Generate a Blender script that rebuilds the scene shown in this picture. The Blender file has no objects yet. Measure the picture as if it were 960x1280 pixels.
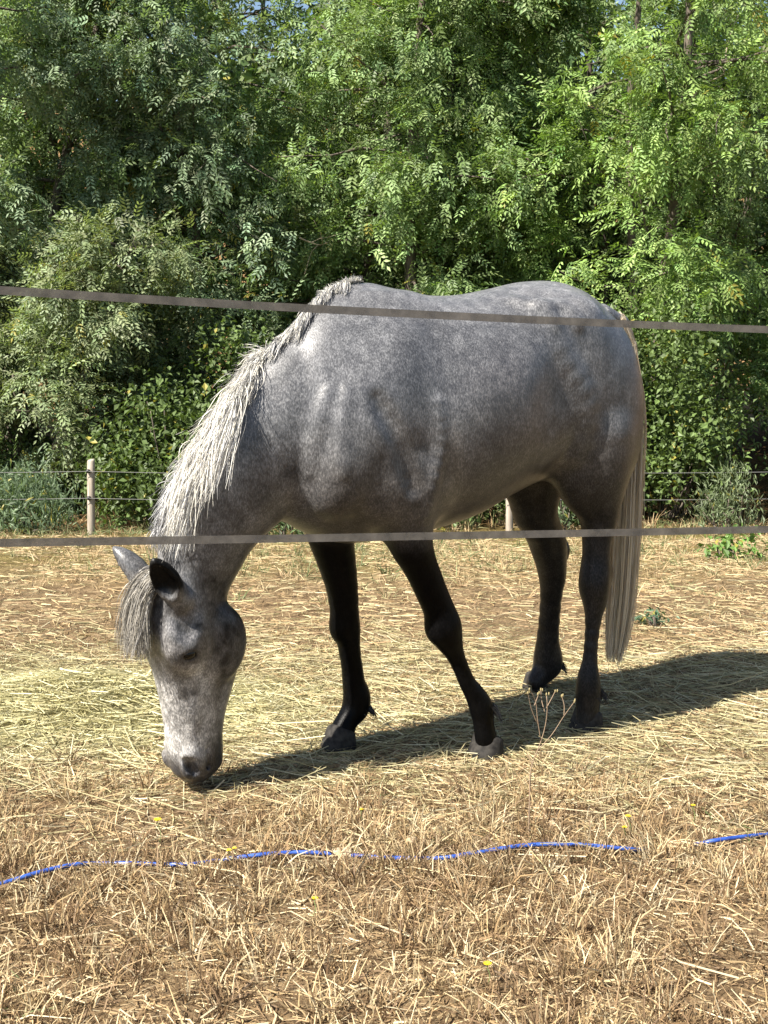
import bpy, math, random
import numpy as np
import openvdb
from mathutils import Vector, Matrix

random.seed(7)
SC = bpy.context.scene
COL = SC.collection

# ------------------------------------------------------------------ camera
CAM_H, FPX, YH = 1.40, 1700.0, 400.0          # eye height, focal length in photo pixels, horizon row
PITCH = math.atan((640 - YH) / FPX)
cam_d = bpy.data.cameras.new("camera")
cam = bpy.data.objects.new("camera", cam_d)
COL.objects.link(cam)
cam.location = (0, 0, CAM_H)
cam.rotation_euler = (math.pi / 2 - PITCH, 0, 0)
cam_d.sensor_fit = 'VERTICAL'
cam_d.sensor_height = 24.0
cam_d.lens = 24.0 * FPX / 1280.0
cam_d.clip_end = 2000
SC.camera = cam

# ------------------------------------------------------------------ sky, sun, exposure
SUN_EL = math.radians(49)
SUN_TRAVEL = math.radians(39)                 # the light runs to the right and away from the camera
tv = Vector((math.cos(SUN_TRAVEL) * math.cos(SUN_EL), math.sin(SUN_TRAVEL) * math.cos(SUN_EL), -math.sin(SUN_EL)))
world = bpy.data.worlds.new("World")
SC.world = world
world.use_nodes = True
wn = world.node_tree
sky = wn.nodes.new('ShaderNodeTexSky')
sky.sky_type = 'NISHITA'
sky.sun_disc = False
sky.sun_elevation = SUN_EL
to_sun = -tv
sky.sun_rotation = math.atan2(to_sun.x, to_sun.y)
bg = wn.nodes['Background']
bg.inputs['Strength'].default_value = 0.055
wn.links.new(sky.outputs[0], bg.inputs[0])
sun_d = bpy.data.lights.new("sun", 'SUN')
sun_d.energy = 5.0
sun_d.angle = math.radians(0.53)
sun_d.color = (1.0, 0.935, 0.84)
sun = bpy.data.objects.new("sun", sun_d)
COL.objects.link(sun)
sun.rotation_euler = tv.to_track_quat('-Z', 'Y').to_euler()
sun.location = (-6, -6, 9)
SC.view_settings.view_transform = 'Standard'
SC.view_settings.look = 'None'
SC.view_settings.exposure = 1.5
SC.view_settings.gamma = 1.0
SC.view_settings.use_curve_mapping = False
SC.cycles.max_bounces = 6
SC.cycles.transparent_max_bounces = 8

# ------------------------------------------------------------------ helpers
_cp, _sp = math.cos(PITCH), math.sin(PITCH)
def ray(px, py):
    u = (px - 480) / FPX; v = -(py - 640) / FPX
    return np.array([u, _cp + v * _sp, -_sp + v * _cp])
CAMP = np.array([0, 0, CAM_H])
def at_ground(px, py, z=0.0):
    d = ray(px, py)
    return CAMP + d * (z - CAM_H) / d[2]
def at_depth(px, py, Y):
    d = ray(px, py)
    return CAMP + d * Y / d[1]

def tag(o, label=None, cat=None, group=None, kind=None):
    if label: o['label'] = label
    if cat: o['category'] = cat
    if group: o['group'] = group
    if kind: o['kind'] = kind
    return o
def empty(name, loc=(0, 0, 0), rz=0.0):
    o = bpy.data.objects.new(name, None)
    COL.objects.link(o)
    o.location = loc; o.rotation_euler = (0, 0, rz)
    o.empty_display_size = 0.1
    return o
def np_mesh(name, verts, faces, mat=None, parent=None, smooth=False, color=None, loc=None):
    """faces: int array (n,k) of equal-sized polygons, or list of such arrays"""
    me = bpy.data.meshes.new(name)
    verts = np.asarray(verts, np.float32).reshape(-1, 3)
    fl = faces if isinstance(faces, list) else [faces]
    fl = [np.asarray(a, np.int32) for a in fl if len(a)]
    me.vertices.add(len(verts)); me.vertices.foreach_set('co', verts.ravel())
    loops = np.concatenate([a.ravel() for a in fl])
    sizes = np.concatenate([np.full(len(a), a.shape[1], np.int32) for a in fl])
    starts = np.concatenate([[0], np.cumsum(sizes)[:-1]]).astype(np.int32)
    me.loops.add(len(loops)); me.loops.foreach_set('vertex_index', loops)
    me.polygons.add(len(sizes))
    me.polygons.foreach_set('loop_start', starts)
    me.polygons.foreach_set('loop_total', sizes)
    me.polygons.foreach_set('use_smooth', np.full(len(sizes), bool(smooth)))
    me.update(calc_edges=True)
    me.validate()
    if color is not None:
        at = me.color_attributes.new('tint', 'FLOAT_COLOR', 'POINT')
        c = np.ones((len(verts), 4), np.float32); c[:, :3] = color
        at.data.foreach_set('color', c.ravel())
    o = bpy.data.objects.new(name, me)
    COL.objects.link(o)
    if mat: me.materials.append(mat)
    if parent: o.parent = parent
    if loc is not None: o.location = loc
    return o
def tube(path, radii, n=8, closed_ends=True):
    """verts, faces of a round tube through the points"""
    P = np.asarray(path, float); R = np.broadcast_to(np.asarray(radii, float), (len(P),))
    T = np.gradient(P, axis=0); T /= np.linalg.norm(T, axis=1)[:, None] + 1e-9
    ref = np.array([0.0, 0.0, 1.0]) if abs(T[0][2]) < 0.9 else np.array([0.0, 1.0, 0.0])
    V = []
    A = np.linspace(0, 2 * math.pi, n, endpoint=False)
    for p, t, r in zip(P, T, R):
        u = np.cross(t, ref); u /= np.linalg.norm(u) + 1e-9
        w = np.cross(t, u)
        ref = np.cross(u, t) if abs(np.dot(np.cross(u, t), ref)) > 0.1 else ref
        V.append(p + r * (np.cos(A)[:, None] * u + np.sin(A)[:, None] * w))
    V = np.concatenate(V)
    i = np.arange(len(P) - 1)[:, None] * n; j = np.arange(n)[None]; k = (j + 1) % n
    Fq = np.stack([i + j, i + k, i + n + k, i + n + j], -1).reshape(-1, 4)
    if closed_ends:
        V = np.concatenate([V, P[[0]] , P[[-1]]])
        c0, c1 = len(V) - 2, len(V) - 1
        jj = np.arange(n); kk = (jj + 1) % n
        Ft = np.concatenate([np.stack([kk, jj, np.full(n, c0)], -1),
                             np.stack([(len(P) - 1) * n + jj, (len(P) - 1) * n + kk, np.full(n, c1)], -1)])
        return V, Fq, Ft
    return V, Fq, np.zeros((0, 3), int)
def join(parts):
    """list of (verts, faceArray, faceArray...) -> verts, [quads, tris]"""
    V = []; Q = []; T = []; n = 0
    for p in parts:
        V.append(p[0])
        for a in p[1:]:
            if len(a): (Q if a.shape[1] == 4 else T).append(a + n)
        n += len(p[0])
    out = []
    if Q: out.append(np.concatenate(Q))
    if T: out.append(np.concatenate(T))
    return np.concatenate(V), out
def smoothstep(a, b, x):
    t = np.clip((x - a) / (b - a), 0, 1)
    return t * t * (3 - 2 * t)
def spline(xs, ys, x):
    """monotone-ish cubic (Catmull-Rom) through samples, ys may be (n,k)"""
    xs = np.asarray(xs, float); ys = np.asarray(ys, float)
    m = np.gradient(ys, xs, axis=0)
    x = np.clip(x, xs[0], xs[-1])
    i = np.clip(np.searchsorted(xs, x) - 1, 0, len(xs) - 2)
    h = (xs[i + 1] - xs[i]); t = (x - xs[i]) / h
    if ys.ndim == 2: h = h[..., None]; t = t[..., None]
    t2 = t * t; t3 = t2 * t
    return (2*t3-3*t2+1)*ys[i] + (t3-2*t2+t)*h*m[i] + (-2*t3+3*t2)*ys[i+1] + (t3-t2)*h*m[i+1]
def resample(pts, n):
    P = np.asarray(pts, float)
    s = np.concatenate([[0], np.cumsum(np.linalg.norm(np.diff(P, axis=0), axis=1))])
    return spline(s, P, np.linspace(0, s[-1], n))

# ------------------------------------------------------------------ material helper
def new_mat(name):
    m = bpy.data.materials.new(name); m.use_nodes = True
    nt = m.node_tree; b = nt.nodes['Principled BSDF']
    return m, nt, b
def nd(nt, kind, **kw):
    n = nt.nodes.new(kind)
    for k, v in kw.items():
        if k.startswith('in_'):
            key = k[3:]
            key = int(key) if key.isdigit() else key.replace('_', ' ')
            n.inputs[key].default_value = v
        else: setattr(n, k, v)
    return n
def ramp(nt, fac, stops):
    r = nt.nodes.new('ShaderNodeValToRGB')
    el = r.color_ramp.elements
    while len(el) < len(stops): el.new(0.5)
    for e, (p, c) in zip(el, stops):
        e.position = p; e.color = (*c, 1) if len(c) == 3 else c
    nt.links.new(fac, r.inputs[0])
    return r
# ================================================================== ground
R_ = np.random.default_rng(5)
def vnoise(x, y, s, seed=0):
    """smooth value noise, about -1..1"""
    x = np.asarray(x, float) * s + 31.7 * seed; y = np.asarray(y, float) * s + 17.3 * seed
    xi = np.floor(x); yi = np.floor(y); fx = x - xi; fy = y - yi
    fx = fx * fx * (3 - 2 * fx); fy = fy * fy * (3 - 2 * fy)
    def h(a, b):
        v = np.sin(a * 127.1 + b * 311.7 + seed * 74.7) * 43758.5453
        return (v - np.floor(v)) * 2 - 1
    return (h(xi, yi) * (1 - fx) + h(xi + 1, yi) * fx) * (1 - fy) + (h(xi, yi + 1) * (1 - fx) + h(xi + 1, yi + 1) * fx) * fy
def gz(x, y):
    x = np.asarray(x, float); y = np.asarray(y, float)
    base = np.interp(y, [-10, 5.9, 7.0, 9.0, 11.0, 13.0, 17, 24, 30, 45, 90, 160, 400], [0, 0, -.03, -.16, -.33, -.44, -.45, -.2, .6, 4.0, 15, 24, 34])
    near = smoothstep(2.4, 2.9, y) * 0 + 1
    amp = np.interp(y, [0, 6, 12, 30], [.008, .014, .03, .25])
    return base + amp * near * (vnoise(x, y, 1.7, 1) + .5 * vnoise(x, y, 4.1, 2)) * np.clip(np.abs(y - 4.7) / 1.0, .15, 1)
def on_ground(px, py):
    d = ray(px, py); t = 1.0
    for _ in range(4000):
        p = CAMP + d * t
        if p[2] <= gz(p[0], p[1]): return p
        t += .01 if t < 30 else .2
    return p
ys = np.concatenate([np.arange(-3, 7, .10), np.arange(7, 20, .25), np.arange(20, 60, 1.5), np.arange(60, 401, 12)])
xs = np.concatenate([-np.geomspace(4, 260, 34)[::-1], np.arange(-3.9, 3.95, .10), np.geomspace(4, 260, 34)])
GX, GY = np.meshgrid(xs, ys)
V = np.stack([GX, GY, gz(GX, GY)], -1).reshape(-1, 3)
nx = len(xs); ii = (np.arange(len(ys) - 1)[:, None] * nx + np.arange(nx - 1)[None]).ravel()
Q = np.stack([ii, ii + 1, ii + nx + 1, ii + nx], -1)
gm, nt, b = new_mat('dry_ground')
geo = nd(nt, 'ShaderNodeNewGeometry')
n1 = nd(nt, 'ShaderNodeTexNoise', in_Scale=1.3, in_Detail=5.0, in_Roughness=.6)
n2 = nd(nt, 'ShaderNodeTexNoise', in_Scale=55.0, in_Detail=6.0, in_Roughness=.75)
n3 = nd(nt, 'ShaderNodeTexNoise', in_Scale=9.0, in_Detail=5.0, in_Roughness=.65)
for n_ in (n1, n2, n3): nt.links.new(geo.outputs['Position'], n_.inputs['Vector'])
r2 = ramp(nt, n2.outputs['Fac'], [(.30, (.05, .036, .023)), (.46, (.160, .114, .068)), (.60, (.315, .235, .138)), (.75, (.46, .37, .225))])
r3 = ramp(nt, n3.outputs['Fac'], [(.35, (.58, .54, .50)), (.65, (1.15, 1.12, 1.05))])
mm = nd(nt, 'ShaderNodeMix', data_type='RGBA', blend_type='MULTIPLY'); mm.inputs[0].default_value = 1
nt.links.new(r2.outputs[0], mm.inputs[6]); nt.links.new(r3.outputs[0], mm.inputs[7])
# greener strip towards the far fence, leaf litter under the trees, stubble hill beyond
sx = nd(nt, 'ShaderNodeSeparateXYZ'); nt.links.new(geo.outputs['Position'], sx.inputs[0])
yb = nd(nt, 'ShaderNodeMath', operation='MULTIPLY_ADD', in_1=1.6); nt.links.new(n1.outputs['Fac'], yb.inputs[0]); nt.links.new(sx.outputs['Y'], yb.inputs[2])
zone = nd(nt, 'ShaderNodeMapRange', in_1=0.0, in_2=40.0); nt.links.new(yb.outputs[0], zone.inputs[0])
zr = ramp(nt, zone.outputs[0], [(.20, (1, 1, 1)), (.235, (.88, .98, .72)), (.285, (.74, .86, .54)), (.32, (.46, .40, .30)), (.50, (.46, .40, .30)), (.60, (1.2, 1.05, .85))])
m2 = nd(nt, 'ShaderNodeMix', data_type='RGBA', blend_type='MULTIPLY'); m2.inputs[0].default_value = 1
nt.links.new(mm.outputs[2], m2.inputs[6]); nt.links.new(zr.outputs[0], m2.inputs[7])
nt.links.new(m2.outputs[2], b.inputs['Base Color'])
bp = nd(nt, 'ShaderNodeBump', in_Strength=.8, in_Distance=.02)
nt.links.new(n2.outputs['Fac'], bp.inputs['Height']); nt.links.new(bp.outputs[0], b.inputs['Normal'])
b.inputs['Roughness'].default_value = .95; b.inputs['Specular IOR Level'].default_value = .1
tag(np_mesh('ground', V, Q, gm, smooth=True), 'dry stubble pasture sloping to the hedgerow and rising beyond', None, kind='structure')

# ================================================================== trees
def leaf_material(name, gloss=.45, trans=.35):
    m, nt, b = new_mat(name)
    vc = nd(nt, 'ShaderNodeVertexColor', layer_name='tint')
    nt.links.new(vc.outputs[0], b.inputs['Base Color'])
    b.inputs['Roughness'].default_value = gloss; b.inputs['Specular IOR Level'].default_value = .32
    tr = nd(nt, 'ShaderNodeBsdfTranslucent')
    cm = nd(nt, 'ShaderNodeMix', data_type='RGBA', blend_type='MULTIPLY'); cm.inputs[0].default_value = 1
    cm.inputs[7].default_value = (1.25, 1.35, .55, 1)
    nt.links.new(vc.outputs[0], cm.inputs[6]); nt.links.new(cm.outputs[2], tr.inputs[0])
    mx = nd(nt, 'ShaderNodeMixShader'); mx.inputs[0].default_value = trans
    nt.links.new(b.outputs[0], mx.inputs[1]); nt.links.new(tr.outputs[0], mx.inputs[2])
    nt.links.new(mx.outputs[0], nt.nodes['Material Output'].inputs[0])
    return m
LEAF = leaf_material('leaf', .50, .28)
def bark_material(name, a, c):
    m, nt, b = new_mat(name)
    tc = nd(nt, 'ShaderNodeTexCoord'); mp = nd(nt, 'ShaderNodeMapping'); mp.inputs['Scale'].default_value = (1, 1, .25)
    nt.links.new(tc.outputs['Object'], mp.inputs[0])
    n_ = nd(nt, 'ShaderNodeTexNoise', in_Scale=38.0, in_Detail=5.0); nt.links.new(mp.outputs[0], n_.inputs['Vector'])
    r = ramp(nt, n_.outputs['Fac'], [(.3, a), (.7, c)]); nt.links.new(r.outputs[0], b.inputs['Base Color'])
    bp = nd(nt, 'ShaderNodeBump', in_Strength=.7, in_Distance=.01); nt.links.new(n_.outputs['Fac'], bp.inputs['Height']); nt.links.new(bp.outputs[0], b.inputs['Normal'])
    b.inputs['Roughness'].default_value = .9
    return m
BARK = bark_material('bark', (.045, .036, .028), (.16, .13, .10))
PALE = bark_material('bare_wood', (.26, .21, .15), (.46, .38, .28))

def pinnate(nl=11, L=.24, ll=.062, lw=.020, droop=.35):
    """one compound leaf: leaflet diamonds along a drooping stalk. verts (4*nl,3), local x = along the stalk"""
    V = []
    for k in range(nl):
        if k == nl - 1: t, a = 1.0, 0.0
        else:
            pr = k // 2; t = .22 + .74 * pr / (nl // 2); a = (1.0 if k % 2 else -1.0) * .95
        c = np.array([L * t, 0, -droop * L * t * t])
        d = np.array([math.cos(a), math.sin(a), -.30]); d /= np.linalg.norm(d)
        s_ = np.array([-math.sin(a), math.cos(a), .22 if a > 0 else -.22]); s_ /= np.linalg.norm(s_)
        l_ = ll * (1 - .25 * abs(t - .6))
        V += [c, c + d * l_ * .45 + s_ * lw / 2, c + d * l_ + np.array([0, 0, -.006]), c + d * l_ * .45 - s_ * lw / 2]
    return np.array(V)
def scatter(tmpl, pos, xdir, scale, roll):
    """copies of a template with local x along xdir, rolled so that its top looks up"""
    n = len(pos); X = xdir / (np.linalg.norm(xdir, axis=1)[:, None] + 1e-9)
    up = np.array([0, 0, 1.0]) + roll
    Y = np.cross(up, X); Y /= np.linalg.norm(Y, axis=1)[:, None] + 1e-9
    Z = np.cross(X, Y)
    M = np.stack([X, Y, Z], 1) * scale[:, None, None]
    V = np.einsum('ij,njk->nik', tmpl, M) + pos[:, None]
    return V.reshape(-1, 3)
def quads_of(nq): return np.arange(nq * 4).reshape(-1, 4)
def limb_path(p0, d0, L, n, rg, grav=-.05, jit=.16):
    P = [np.array(p0, float)]; d = np.array(d0, float); d /= np.linalg.norm(d)
    for k in range(n - 1):
        d = d + rg.normal(size=3) * jit + np.array([0, 0, grav]); d /= np.linalg.norm(d)
        P.append(P[-1] + d * L / (n - 1))
    return np.array(P)
LEAF_T = [pinnate(9, .20, .064, .023), pinnate(7, .15, .066, .024, .5), pinnate(9, .21, .054, .020, .25)]
LEAF_F = [pinnate(3, .20, .15, .07, .4), pinnate(3, .15, .14, .075, .2)]
def crown_leaves(tips, dirs, rg, per, spread, tint, tvar, scale=1.0, tm=LEAF_T, shade=None):
    """leaves round each twig tip; returns verts, quads, colours"""
    n = len(tips)
    VV, CC = [], []
    for ti, T in enumerate(tm):
        k = rg.integers(0, len(tm), (n, per)) == ti
        ix = np.repeat(np.arange(n), per).reshape(n, per)[k]
        m = len(ix)
        if not m: continue
        pos = tips[ix] + rg.normal(size=(m, 3)) * spread * np.array([1, 1, .8])
        dr = dirs[ix] * .7 + rg.normal(size=(m, 3)) * .75 + np.array([0, 0, -.25])
        V = scatter(T, pos, dr, scale * rg.uniform(.7, 1.15, m), rg.normal(size=(m, 3)) * .45)
        nl = len(T) // 4
        clump = tint[None] * (1 + tvar * rg.normal(size=(n, 1)))[ix]
        c = clump * rg.uniform(.75, 1.25, (m, 1)) + rg.normal(size=(m, 3)) * np.array([.010, .008, .004])
        yel = rg.uniform(size=m) < .012
        c[yel] = (.26, .24, .05)
        VV.append(V); CC.append(np.repeat(np.clip(c, .01, .5), nl * 4, 0))
    V = np.concatenate(VV); return V, quads_of(len(V) // 4), np.concatenate(CC)
def make_tree(name, label, x, y, rg, stems, height, tint, reach=1.5, nlimb=46, per=30, spread=.12, low=.5, group='trees of the hedgerow', twigs=5, scale=1.0, side=None, keep=None, tm=LEAF_T):
    base = np.array([x, y, float(gz(x, y))])
    t = tag(empty(name, base), label, 'tree', group)
    parts = []; tips = []; dirs = []; limbs = []
    for s in range(stems):
        a = rg.uniform(0, 6.28); lean = rg.uniform(.03, .16)
        P = limb_path(np.array([math.cos(a), math.sin(a), 0]) * (.10 if stems > 1 else 0) + np.array([0, 0, -.08]), (math.cos(a) * lean, math.sin(a) * lean, 1), height * rg.uniform(.8, 1), 12, rg, .03, .055)
        r0 = rg.uniform(.055, .085)
        parts.append(tube(P, np.linspace(r0, .018, 12), 8))
        for k in range(nlimb // stems):
            h = rg.uniform(low / height, .97) ** .9
            f = h * 11; i = min(int(f), 10); p = P[i] + (P[i + 1] - P[i]) * (f - i)
            az = rg.uniform(0, 6.28)
            if side is not None and rg.uniform() < .55: az = side + rg.normal() * .7
            L = reach * rg.uniform(.55, 1.1) * (1.0 - .45 * max(0, h - .55) / .45)
            Q_ = limb_path(p, (math.cos(az), math.sin(az), rg.uniform(.05, .6)), L, 6, rg, -.07)
            limbs.append((Q_, r0 * .28))
            for j in range(twigs):
                u = rg.uniform(.35, 1.0); ff = u * 5; ii_ = min(int(ff), 4); q = Q_[ii_] + (Q_[ii_ + 1] - Q_[ii_]) * (ff - ii_)
                tl = rg.uniform(.08, .38)
                dd = (Q_[ii_ + 1] - Q_[ii_]); dd = dd / np.linalg.norm(dd) * .8 + rg.normal(size=3) * .6; dd /= np.linalg.norm(dd)
                tips.append(q + dd * tl); dirs.append(dd)
    V, F = join(parts); np_mesh('trunk', V, F, BARK, t, smooth=True)
    for Q_, r in limbs[:16]:
        v, q, tt = tube(Q_, np.linspace(r, .005, 6), 5); np_mesh('limb', v, [q, tt], BARK, t, smooth=True)
    V, F = join([tube(Q_, np.linspace(r * .8, .004, 6), 4) for Q_, r in limbs[16:]] or [tube(limbs[0][0], .004, 4)])
    o = np_mesh('small_branches', V, F, BARK, t, smooth=True); o['kind'] = 'stuff'
    tips = np.array(tips); dirs = np.array(dirs)
    if keep is not None:
        k = keep(tips + base) & ((tips[:, 2] < 5.7) | (rg.uniform(size=len(tips)) < .28))
        k &= (tips[:, 1] < .45) | (rg.uniform(size=len(tips)) < .45)            # thinner on the shaded far side
        tips, dirs = tips[k], dirs[k]
    V, F, C = crown_leaves(tips, dirs, rg, per, spread, np.array(tint), .22, scale, tm)
    o = np_mesh('crown', V, F, LEAF, t, color=C)
    return t
def px_x(px, Y): return float((px - 480) / FPX * Y * 1.0)
def window(holes):
    """crown gaps: drop twigs whose sight line falls in a gap of the foliage seen over the pasture"""
    def f(P):
        k = np.ones(len(P), bool)
        for (cx, cz, rx, rz) in holes: k &= (((P[:, 0] - cx) / rx) ** 2 + ((P[:, 2] - cz) / rz) ** 2) > 1
        return k
    return f
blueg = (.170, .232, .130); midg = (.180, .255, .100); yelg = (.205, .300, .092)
TREES = [  # px of the stem, distance, stems, tint, reach, limbs, label
    (-300, 14.8, 2, blueg, 1.6, 50, 'feathery blue-green tree standing past the left end of the hedgerow'),
    (-70, 15.6, 2, blueg, 1.5, 60, 'blue-green tree just past the left end of the hedgerow'),
    (28, 13.6, 2, blueg, 1.15, 64, 'light feathery blue-green tree with low boughs above the grey-green bush'),
    (95, 15.4, 2, blueg, 1.55, 80, 'slender two-stemmed blue-green tree behind the grey-green bush'),
    (192, 15.6, 2, midg, 1.5, 84, 'twin dark-stemmed tree between the blue-green trees and the fence stake'),
    (268, 14.4, 1, blueg, 1.45, 72, 'single-stemmed bluish tree rising above the bramble by the fence stake'),
    (405, 15.4, 2, midg, 1.55, 80, 'leafy mid-green tree above the mane of the horse'),
    (520, 14.4, 2, midg, 1.50, 76, 'bushy green tree behind the withers and back of the horse'),
    (622, 15.8, 1, midg, 1.45, 64, 'thin dark-stemmed tree seen over the loin of the horse'),
    (690, 15.2, 2, yelg, 1.45, 66, 'thick forked dark trunk tree above the croup of the horse'),
    (790, 13.9, 2, yelg, 1.55, 66, 'bright yellow-green tree with spreading low boughs behind the rump'),
    (905, 15.2, 2, midg, 1.5, 70, 'green tree with pale bare twigs standing over the sandy gap'),
    (1050, 14.6, 2, yelg, 1.5, 46, 'light green tree past the right end of the hedgerow'),
]
GAPS = window([(-3.70, .35, .36, .42), (-3.75, .90, .16, .30), (-4.9, .15, .75, .9), (3.80, .05, .42, .50), (5.1, -.1, .7, .7), (4.05, 1.6, .22, .22)])
for i, (px, Y, st, tint, reach, nl, lab) in enumerate(TREES):
    make_tree('ash_tree', lab, px_x(px, Y), Y, np.random.default_rng(100 + i), st, 7.6, tint, reach, nl, per=23 if -120 < px < 1000 else 13, side=-1.9, keep=GAPS, scale=1.07)
# a sapling with low feathery boughs over the grey-green bush
make_tree('ash_sapling', 'small feathery pale green sapling by the straw gap at the left end', px_x(30, 12.9), 12.9, np.random.default_rng(150), 2, 3.1, (.20, .245, .125), .85, 52, per=28, spread=.11, low=.75, side=-1.9, keep=window([(-3.2, .45, .26, .34), (-3.35, 1.0, .12, .22)]))
# second row, deeper in the hedge
BACK = [(-60, 20.5, 'beyond the sunlit straw gap at the left end'), (130, 19.0, 'behind the twin dark-stemmed tree'), (330, 20.5, 'between the bluish single-stemmed tree and the mane'),
        (470, 18.6, 'behind the bushy tree over the withers'), (585, 20.2, 'behind the thin dark stem over the loin'), (760, 19.2, 'behind the bright yellow-green tree'),
        (840, 21.0, 'deep in shade above the tail'), (1010, 19.4, 'behind the pale bare twigs at the sandy gap'), (-230, 18.5, 'past the left end of the wire fence'), (1190, 18.8, 'past the right end of the wire fence'),
        (425, 22.5, 'far back above the mane, closing the gap to the sky'), (665, 22.0, 'far back above the croup, closing the gap to the sky')]
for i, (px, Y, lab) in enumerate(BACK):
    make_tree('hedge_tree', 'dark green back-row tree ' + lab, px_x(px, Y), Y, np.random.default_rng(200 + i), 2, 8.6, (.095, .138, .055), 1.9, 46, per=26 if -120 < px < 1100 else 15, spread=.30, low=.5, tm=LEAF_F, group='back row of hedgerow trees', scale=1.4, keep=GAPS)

# bare pale branches in the hedge
def bare_branch(label, pts, Y, r):
    P = np.array([at_depth(a, c, Y + k * .05) for k, (a, c) in enumerate(pts)])
    base = P[0].copy()
    t = tag(empty('bare_branch', base), label, 'branch', None)
    v, q, tt = tube(resample(P - base, 14), np.linspace(r, r * .35, 14), 6)
    np_mesh('stem', v, [q, tt], PALE, t, smooth=True)
    rg = np.random.default_rng(int(pts[0][0]))
    PP = resample(P - base, 14)
    for k in (5, 8, 10):
        Q_ = limb_path(PP[k], rg.normal(size=3) * .6 + (PP[k] - PP[k - 2]) * 6, rg.uniform(.18, .4), 5, rg, 0, .25)
        v, q, tt = tube(Q_, np.linspace(r * .45, r * .15, 5), 5); np_mesh('twig', v, [q, tt], PALE, t, smooth=True)
bare_branch('crooked pale dead branch dangling above the mane', [(268, 318), (276, 296), (292, 285), (297, 262), (312, 250)], 14.05, .011)
bare_branch('short pale forked dead branch behind the withers', [(374, 297), (388, 303), (400, 306), (412, 302)], 13.6, .010)
bare_branch('long pale curling bare branch high in the light green tree', [(862, 128), (880, 105), (905, 92), (908, 62), (918, 30), (930, 5)], 13.2, .010)

# ================================================================== shrubs and weeds under the trees
def oval_leaf(l, w): return np.array([(0, 0, 0), (l * .5, w / 2, .12 * w), (l, 0, -.15 * l), (l * .5, -w / 2, .12 * w)])
def shrub(name, label, x, y, rx, ry, h, n, leaf, tint, seed, cat='shrub', group=None, stems=9, tvar=.22, clumps=60, spread=.10, upright=False):
    rg = np.random.default_rng(seed); base = np.array([x, y, float(gz(x, y))])
    t = tag(empty(name, base), label, cat, group)
    a = rg.uniform(0, 6.28, clumps); rr = np.sqrt(rg.uniform(0, 1, clumps)); hh = rg.uniform(.06, 1, clumps) ** .8
    top = h * np.sqrt(np.maximum(1 - (rr * .92) ** 2, .08))
    C0 = np.stack([np.cos(a) * rr * rx, np.sin(a) * rr * ry, hh * top], -1)
    parts = []
    for k in range(stems):
        e = C0[k]; P = np.stack([np.linspace(e[0] * .25, e[0], 5), np.linspace(e[1] * .25, e[1], 5), np.linspace(-.04, e[2], 5) ** 1], -1)
        P[1:-1] += rg.normal(size=(3, 3)) * .02
        parts.append(tube(P, np.linspace(.010, .004, 5), 5))
    V, F = join(parts); np_mesh('stem', V, F, BARK, t, smooth=True)
    ix = rg.integers(0, clumps, n)
    pos = C0[ix] + rg.normal(size=(n, 3)) * spread; pos[:, 2] = np.abs(pos[:, 2])
    d = rg.normal(size=(n, 3)) + np.array([0, 0, 1.6 if upright else -.2])
    V = scatter(oval_leaf(*leaf), pos, d, rg.uniform(.6, 1.25, n), rg.normal(size=(n, 3)) * .5 + (np.array([1.0, -1.0, 0]) if upright else 0))
    c = np.array(tint) * (1 + tvar * rg.normal(size=(clumps, 1)))[ix] * rg.uniform(.75, 1.25, (n, 1))
    yel = rg.uniform(size=n) < .02; c[yel] = (.30, .27, .06)
    np_mesh('foliage', V, quads_of(n), LEAF, t, color=np.repeat(np.clip(c, .008, .5), 4, 0))
    return t
def gp(px, py): return on_ground(px, py)
bram = (.075, .115, .038)
SHRUBS = [(215, 640, 11.9, .66, .8, 1.30, 7500, 'glossy bramble thicket right of the wooden stake'),
          (10, 640, 13.2, .8, .7, .75, 4500, 'dark shrub in shade behind the grey-green bush'),
          (300, 640, 12.6, 1.1, .8, 1.7, 9000, 'dark bramble bush behind the neck of the horse'),
          (430, 640, 12.4, 1.0, .8, 1.5, 6000, 'shaded bramble bush behind the shoulder of the horse'),
          (580, 640, 12.0, 1.0, .8, 1.25, 7000, 'sunlit bramble bush showing under the belly'),
          (720, 640, 12.6, .95, .8, 1.6, 7000, 'bramble bush showing between the hind legs'),
          (825, 640, 12.2, .60, .8, 2.1, 9000, 'tall dark ivy-like shrub right behind the tail'),
          (1075, 640, 12.4, .8, .8, 2.0, 7000, 'dark shrub at the far side of the sandy gap'),
          (-150, 640, 12.6, 1.0, .8, 1.9, 6000, 'dark shrub past the left end of the wire fence')]
for i, (px, py, Y, rx, ry, h, n, lab) in enumerate(SHRUBS):
    shrub('bramble_bush', lab, px_x(px, Y), Y, rx, ry, h, n, (.062, .044), bram if i % 2 else (.088, .130, .040), 300 + i, group='brambles along the wire fence', spread=.12, clumps=90)
p = gp(22, 668); shrub('mugwort_bush', 'grey-green feathery bush beside the wooden stake', p[0], p[1] + .2, .36, .32, .46, 3200, (.085, .014), (.135, .190, .105), 320, spread=.07, clumps=110, upright=True, stems=14)
p = gp(920, 672); shrub('mugwort_plant', 'pale grey-green tall weed in the sandy gap', p[0], p[1] + .3, .24, .2, .52, 800, (.07, .015), (.15, .19, .10), 321, cat='plant', spread=.05, clumps=40, upright=True, stems=8)
p = gp(918, 697); shrub('dock_plant', 'low fresh green leafy weed in front of the grey-green weed', p[0], p[1], .17, .13, .16, 160, (.060, .034), (.12, .21, .05), 322, cat='plant', spread=.05, clumps=26, stems=6)
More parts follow.
